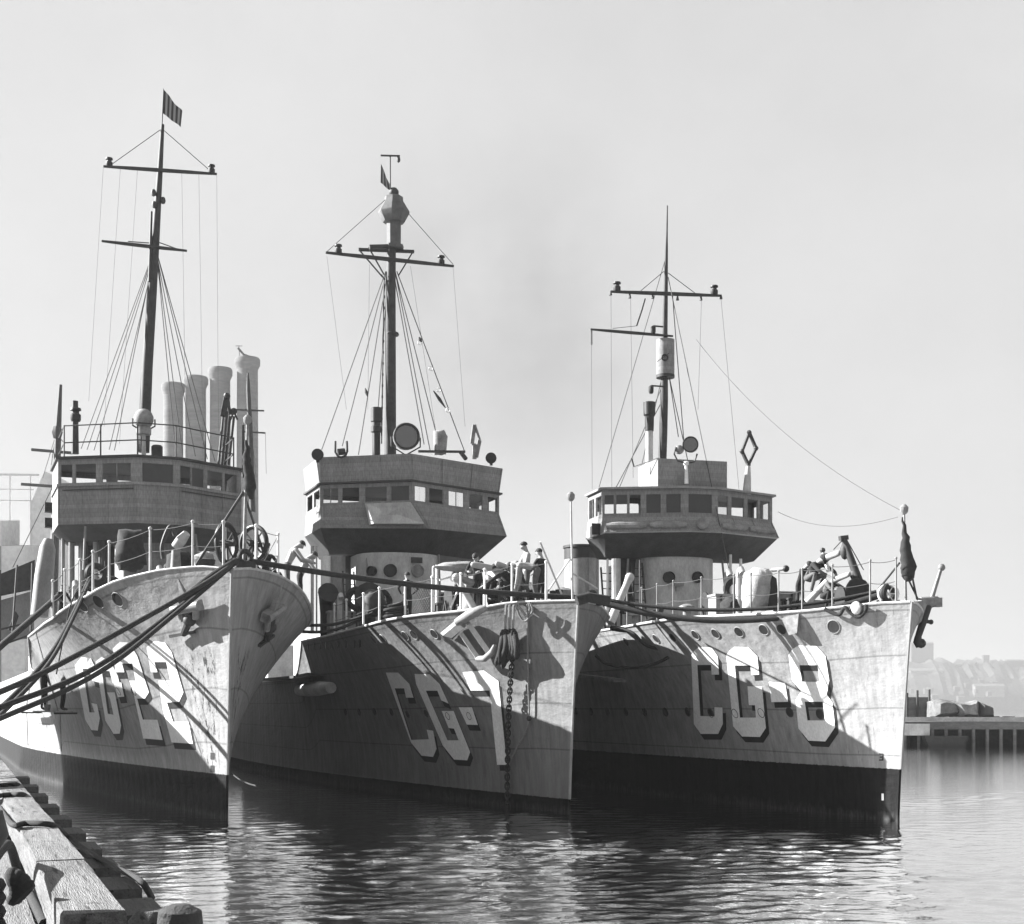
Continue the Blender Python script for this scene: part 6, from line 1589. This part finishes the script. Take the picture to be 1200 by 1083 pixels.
person('sailor in dark clothes crouching at the edge above the black rope fender',onship(S7,594,2.9,170,.2),'crouch','dark','dark',h=2.0)
person('sailor bending double beside the middle bow edge, his trousers uppermost',onship(S7,630,2.2,150,.1),'bend','grey','denim',h=1.9)
person('bare chested sailor standing upright on the middle bow, facing left',onship(S7,617,4.0,175,.12),'look','skin','denim',h=1.95)
person('sailor in a dark jacket standing close behind the bare chested one',onship(S7,634,4.3,120,.1),'look','dark','dark',h=1.85)
person('sailor in white with a dark cap standing in the waist of the numeral 8 ship',onship(S8,667,17.5,-70,z=5.2),'look','white','white',hat='dark',h=1.75)
person('dark clad sailor stooping beside the gun shield on the numeral 8 bow',onship(S8,937,5.0,-70),'lean','dark','dark',h=1.55)
person('dark clad sailor in a cap crouching by the handspike on the numeral 8 bow',onship(S8,955,4.2,-75,.5),'crouch','dark','denim',hat='dark',h=1.95)
person('sailor in dark clothes holding a line on the numeral 8 bow, nearest its winch',onship(S8,972,3.5,-80,.05),'crouch','denim','dark',h=1.7)
person('sailor in dark clothes squatting between the black fender and the bending man',onship(S7,607,3.3,-150,.25),'crouch','dark','denim',h=1.9)
person('dark clad sailor bending at the gun frame, just left of the crouching group',onship(S7,560,4.6,-120,.15),'lean','dark','dark',h=1.7)
person('dark clad sailor stooping under the wheelhouse beside the small gun of the numeral 22 ship',onship(S22,196,7.4,-100,.0),'lean','dark','dark',h=1.7)
person('dark clad sailor standing at the numeral 22 bow, right of the tilted spoked reel',onship(S22,312,5.0,60,.1),'hips','dark','dark',hat='dark',h=1.75)
person('sailor in grey standing half hidden behind the gun frame on the middle ship',onship(S7,538,7.2,-100,.1),'look','denim','dark',h=1.75)
# handspike and lines they work
mb=MB(); mb.tube([S8.pL(964,645,3.9),S8.pL(971,670,3.8)],[.045,.06],M_WHITE(),8); mb.ball(S8.pL(964,645,3.9),.08,M_DARK(),8)
thing(mb,'handspike','short pale handspike rising between the crouched sailors on the numeral 8 bow','tool',S8)
mb=MB(); mb.tube([S8.pL(970,681,3.6),S8.pL(946,706,4.0)],[.09,.1],M_LIGHT(),10)
thing(mb,'spar','pale short spar lying against the numeral 8 rail by the crouched sailors','spar',S8)
# stage slung over the side of 22 with two painters
p0=S22.on_hull(45,833)[0]; p1=S22.on_hull(100,835)[0]
r0=S22.ray(45,833).normalized(); 
n0=S22.on_hull(70,834)[1]; n0=Vector((n0.x,n0.y,0)).normalized()
zst=(p0.z+p1.z)/2-.02
a=Vector((p0.x,p0.y,zst))+n0*.55; b=Vector((p1.x,p1.y,zst))+n0*.55
pk=MB(); tt=(b-a).normalized(); w2=n0*.16
pk.hexa([a-w2,a+w2,a+w2+Vector((0,0,.05)),a-w2+Vector((0,0,.05))],[b-w2,b+w2,b+w2+Vector((0,0,.05)),b-w2+Vector((0,0,.05))],M_CANVASD())
hn=MB()
for f in(.12,.88):
    c=a.lerp(b,f); hn.bar(c-n0*.5-Vector((0,0,.03)),c+n0*.25-Vector((0,0,.03)),.07,.06,M_DARK())
thing(None,'painting_stage','plank stage slung over the numeral 22 side for two painters','stage',S22,parts=(('plank',pk,None),('horn',hn,None)))
for f,lab in((.12,'sling rope at the after end of the painters\' plank'),(.88,'sling rope at the forward end of the painters\' plank')):
    c=a.lerp(b,f); q=S22.on_hull(84+f*26,712-f*8)[0]; L_=-c.x
    topz=S22.zd(L_); tp=S22.pt(L_,topz); e_=Vector((c.x,tp.y,topz+.03))
    mb=MB(); mb.tube([e_,c+n0*.1],.018,M_HEMP(),6); mb.tube([c+n0*.05,c-Vector((0,0,1.3))],.014,M_HEMP(),6); thing(mb,'sling_rope',lab,'rope',S22,'slings of the painters\' stage')
mw=S22.M
def onstage(f,yaw,dz=.05):
    c=a.lerp(b,f); return mw@Matrix.Translation(c+Vector((0,0,dz)))@Matrix.Rotation(yaw,4,'Z')
inw=math.atan2(-n0.y,-n0.x)-math.pi/2     # face the plating
person('painter in dark clothes standing on the slung plank, left of the pair',onstage(.50,inw-R(35),.05),'look','dark','dark',h=1.95,group='painters over the side')
person('painter in dark clothes bending on the slung plank, nearest the painted letters',onstage(.90,inw-R(25),.05),'lean','denim','dark',h=1.75,group='painters over the side')
mb=MB(); c=a.lerp(b,.65)+n0*.1+Vector((0,0,.05)); mb.lathe([(.09,0),(.11,.22),(.10,.22),(.085,.03)],M_STEEL(),c,14); mb.tube(curve([c+tt*.11+Vector((0,0,.22)),c+Vector((0,0,.36)),c-tt*.11+Vector((0,0,.22))]),.008,M_DARK(),5)
thing(mb,'paint_bucket','small paint bucket standing between the two painters','bucket',S22)
# dock shed whose roof shades the lower side of 22
k=1.2; A_=Vector((-18.9,41.2,0)); B_=Vector((-25.4,53.2,0)); ax=(B_-A_).normalized(); lf=Vector((-ax.y,ax.x,0)); lf=lf if lf.x<0 else -lf
wm=MB(); H_=7.3; q=[A_,B_,B_+lf*9,A_+lf*9]
for i in range(4):
    u,v=q[i],q[(i+1)%4]; wm.quad(u+Vector((0,0,1.0)),v+Vector((0,0,1.0)),v+Vector((0,0,H_)),u+Vector((0,0,H_)),mat('shed_boards',.22,.9,.25,1.5,(8,8,.4)))
rm=MB(); rg=[(A_+B_)/2]; a1=A_-lf*.5-ax*.4; a2=B_-lf*.5+ax*.4; c1=A_+lf*4.5-ax*.4+Vector((0,0,1.6)); c2=B_+lf*4.5+ax*.4+Vector((0,0,1.6)); e1=A_+lf*9.5-ax*.4; e2=B_+lf*9.5+ax*.4
up=Vector((0,0,H_)); t_=Vector((0,0,.12))
rm.hexa([a1+up,a2+up,c2+up,c1+up],[a1+up+t_,a2+up+t_,c2+up+t_,c1+up+t_],M_DARK()); rm.hexa([c1+up,c2+up,e2+up,e1+up],[c1+up+t_,c2+up+t_,e2+up+t_,e1+up+t_],M_DARK())
thing(None,'pier_shed','boarded shed standing on the dock to the left, its roof shading the numeral 22 side','shed',None,parts=(('wall',wm,None),('roof',rm,None)))
# ------------------------------------------------------------------ setting, light, camera
def water_mat():
    m=bpy.data.materials.new('harbour_water'); nt,b=nodes_of(m); N=nt.nodes.new; Lk=nt.links.new
    tc=N('ShaderNodeTexCoord')
    def noise(sc,st,det,dist=0.0,rot=0):
        mp=N('ShaderNodeMapping'); mp.inputs['Scale'].default_value=st; mp.inputs['Rotation'].default_value=(0,0,rot); Lk(tc.outputs['Object'],mp.inputs[0])
        n=N('ShaderNodeTexNoise'); n.inputs['Scale'].default_value=sc; n.inputs['Detail'].default_value=det; n.inputs['Roughness'].default_value=.5; n.inputs['Distortion'].default_value=dist
        Lk(mp.outputs[0],n.inputs[0]); return n.outputs[0]
    def ad(a,b_,k):
        x=N('ShaderNodeMath'); x.operation='MULTIPLY_ADD'; Lk(b_,x.inputs[0]); x.inputs[1].default_value=k
        if isinstance(a,(int,float)): x.inputs[2].default_value=a
        else: Lk(a,x.inputs[2])
        return x.outputs[0]
    bp=N('ShaderNodeBump'); bp.inputs['Strength'].default_value=.5; bp.inputs['Distance'].default_value=.01
    h=ad(0.0,noise(7,(1,1.6,1),3,.5,.1),1.0)
    Lk(h,bp.inputs['Height']); Lk(bp.outputs[0],b.inputs['Normal'])
    b.inputs['Base Color'].default_value=g3(.74); b.inputs['Metallic'].default_value=1; b.inputs['Roughness'].default_value=.03
    b.inputs['IOR'].default_value=3.0; b.inputs['Specular IOR Level'].default_value=.6
    return m
import numpy as np
def water_sheet():
    """one sheet to the horizon: fine wind ripples as real geometry near the ships, coarser rows farther out"""
    rs=np.random.RandomState(5); ds=[-20.0,-8.0,-2.0,2.0,5.0]
    while ds[-1]<2760: ds.append(ds[-1]+max(.06,ds[-1]**2/(F*HC)*.55))
    d=np.array(ds); t=np.linspace(-.8,.8,600); D,T=np.meshgrid(d,t,indexing='ij'); X=T*(np.abs(D)+8); Y=D.copy()
    Z=np.zeros_like(X); space=np.maximum(np.gradient(d)[:,None],np.gradient(X,axis=1))
    wx=X+.25*np.sin(Y*.9+X*.3)+.12*np.sin(Y*2.3-X*1.1); wy=Y+.25*np.sin(X*.7-Y*.2)+.12*np.sin(X*1.9+Y*.8)
    gust=.55+.45*np.sin(X*.21+Y*.13+1)*np.sin(Y*.17-X*.09)
    gust=np.clip(gust+.35*np.sin(X*.55-Y*.4)*np.sin(Y*.31+X*.2),.25,1.4)
    for i in range(46):
        lam=.16*(1.0/.16)**rs.rand(); th=R(90)+rs.randn()*R(38); k=2*math.pi/lam; sl=WSLOPE*(.6+.8*rs.rand())*(1.25 if .4<lam<1.2 else .8)
        fade=np.clip((lam/space-2.2)/2,0,1)
        ph=k*(wx*math.cos(th)+wy*math.sin(th))+rs.rand()*6.28
        Z+=fade*(gust if lam<1.3 else 1)*sl/k*(np.sin(ph)+.25*np.sin(2*ph+1.3))
    Z[:5]=0; n,m=X.shape
    co=np.stack([X,Y,Z],-1).reshape(-1,3).astype(np.float32)
    idx=np.arange(n*m).reshape(n,m); q=np.stack([idx[:-1,:-1],idx[:-1,1:],idx[1:,1:],idx[1:,:-1]],-1).reshape(-1,4).astype(np.int32)
    me=bpy.data.meshes.new('water'); me.vertices.add(len(co)); me.vertices.foreach_set('co',co.ravel())
    me.loops.add(q.size); me.loops.foreach_set('vertex_index',q.ravel()); me.polygons.add(len(q))
    me.polygons.foreach_set('loop_start',np.arange(0,q.size,4,dtype=np.int32)); me.polygons.foreach_set('use_smooth',np.ones(len(q),dtype=bool))
    me.update(calc_edges=True); me.materials.append(water_mat())
    o=bpy.data.objects.new('water',me); COL.objects.link(o); return o
tag(water_sheet(),'rippled harbour water around the moored destroyers','water',kind='structure')
SUN=Vector((7.4,-1.6,-3.98)).normalized()
sd=bpy.data.lights.new('sun','SUN'); sd.energy=5; sd.angle=R(.5); sd.color=(1,1,1)
so=bpy.data.objects.new('sun',sd); COL.objects.link(so); so.rotation_euler=SUN.to_track_quat('-Z','Y').to_euler()
so.location=(-60,-10,60)
w=bpy.data.worlds.new('World'); SC.world=w; w.use_nodes=True; nt=w.node_tree; nt.nodes.clear()
out=nt.nodes.new('ShaderNodeOutputWorld'); bg=nt.nodes.new('ShaderNodeBackground'); nt.links.new(bg.outputs[0],out.inputs[0])
sky=nt.nodes.new('ShaderNodeTexSky'); sky.sky_type='NISHITA'; sky.sun_disc=False
sky.sun_elevation=math.asin(-SUN.z); sky.sun_rotation=math.atan2(-SUN.x,-SUN.y); sky.dust_density=1.5; sky.air_density=1
bw=nt.nodes.new('ShaderNodeRGBToBW'); nt.links.new(sky.outputs[0],bw.inputs[0])
pw=nt.nodes.new('ShaderNodeMath'); pw.operation='POWER'; nt.links.new(bw.outputs[0],pw.inputs[0]); pw.inputs[1].default_value=SKYPOW
mn=nt.nodes.new('ShaderNodeMath'); mn.operation='MAXIMUM'; nt.links.new(pw.outputs[0],mn.inputs[0]); mn.inputs[1].default_value=1.0
mu=nt.nodes.new('ShaderNodeMath'); mu.operation='MULTIPLY'; nt.links.new(mn.outputs[0],mu.inputs[0]); mu.inputs[1].default_value=.96
# soft uneven smoke in the upper air: broad noise, and one darker drift
tcw=nt.nodes.new('ShaderNodeTexCoord')
def wnode(t,**k):
    n=nt.nodes.new(t)
    for a,b in k.items(): setattr(n,a,b)
    return n
nz=wnode('ShaderNodeTexNoise'); nz.inputs['Scale'].default_value=5; nz.inputs['Detail'].default_value=5; nz.inputs['Roughness'].default_value=.6; nt.links.new(tcw.outputs['Generated'],nz.inputs[0])
dp=wnode('ShaderNodeVectorMath',operation='DISTANCE'); nt.links.new(tcw.outputs['Generated'],dp.inputs[0]); dp.inputs[1].default_value=Vector((0.0,1,.27)).normalized()
fa=wnode('ShaderNodeMapRange'); fa.interpolation_type='SMOOTHSTEP'; nt.links.new(dp.outputs['Value'],fa.inputs[0]); fa.inputs[1].default_value=.0; fa.inputs[2].default_value=.15; fa.inputs[3].default_value=.95; fa.inputs[4].default_value=.2
nr=wnode('ShaderNodeMapRange'); nt.links.new(nz.outputs[0],nr.inputs[0]); nr.inputs[1].default_value=.35; nr.inputs[2].default_value=.75; nr.inputs[3].default_value=.16; nr.inputs[4].default_value=.6
pm=wnode('ShaderNodeMath',operation='MULTIPLY'); nt.links.new(fa.outputs[0],pm.inputs[0]); nt.links.new(nr.outputs[0],pm.inputs[1])
om=wnode('ShaderNodeMath',operation='SUBTRACT'); om.inputs[0].default_value=1; nt.links.new(pm.outputs[0],om.inputs[1])
fm=wnode('ShaderNodeMath',operation='MULTIPLY'); nt.links.new(mu.outputs[0],fm.inputs[0]); nt.links.new(om.outputs[0],fm.inputs[1])
nt.links.new(fm.outputs[0],bg.inputs[0]); bg.inputs[1].default_value=SKYSTR
cd=bpy.data.cameras.new('camera'); co=bpy.data.objects.new('camera',cd); COL.objects.link(co); SC.camera=co
co.location=(0,0,HC); co.rotation_euler=(R(90),0,0); cd.sensor_width=36; cd.lens=F/1200*36
cd.shift_y=(HOR-541.5)/1200; cd.clip_end=9000; cd.clip_start=.1
SC.view_settings.view_transform='Standard'; SC.view_settings.look='None'; SC.view_settings.exposure=EXPO; SC.view_settings.gamma=1
SC.render.resolution_x=1024; SC.render.resolution_y=924
SC.cycles.max_bounces=6; SC.cycles.volume_bounces=0
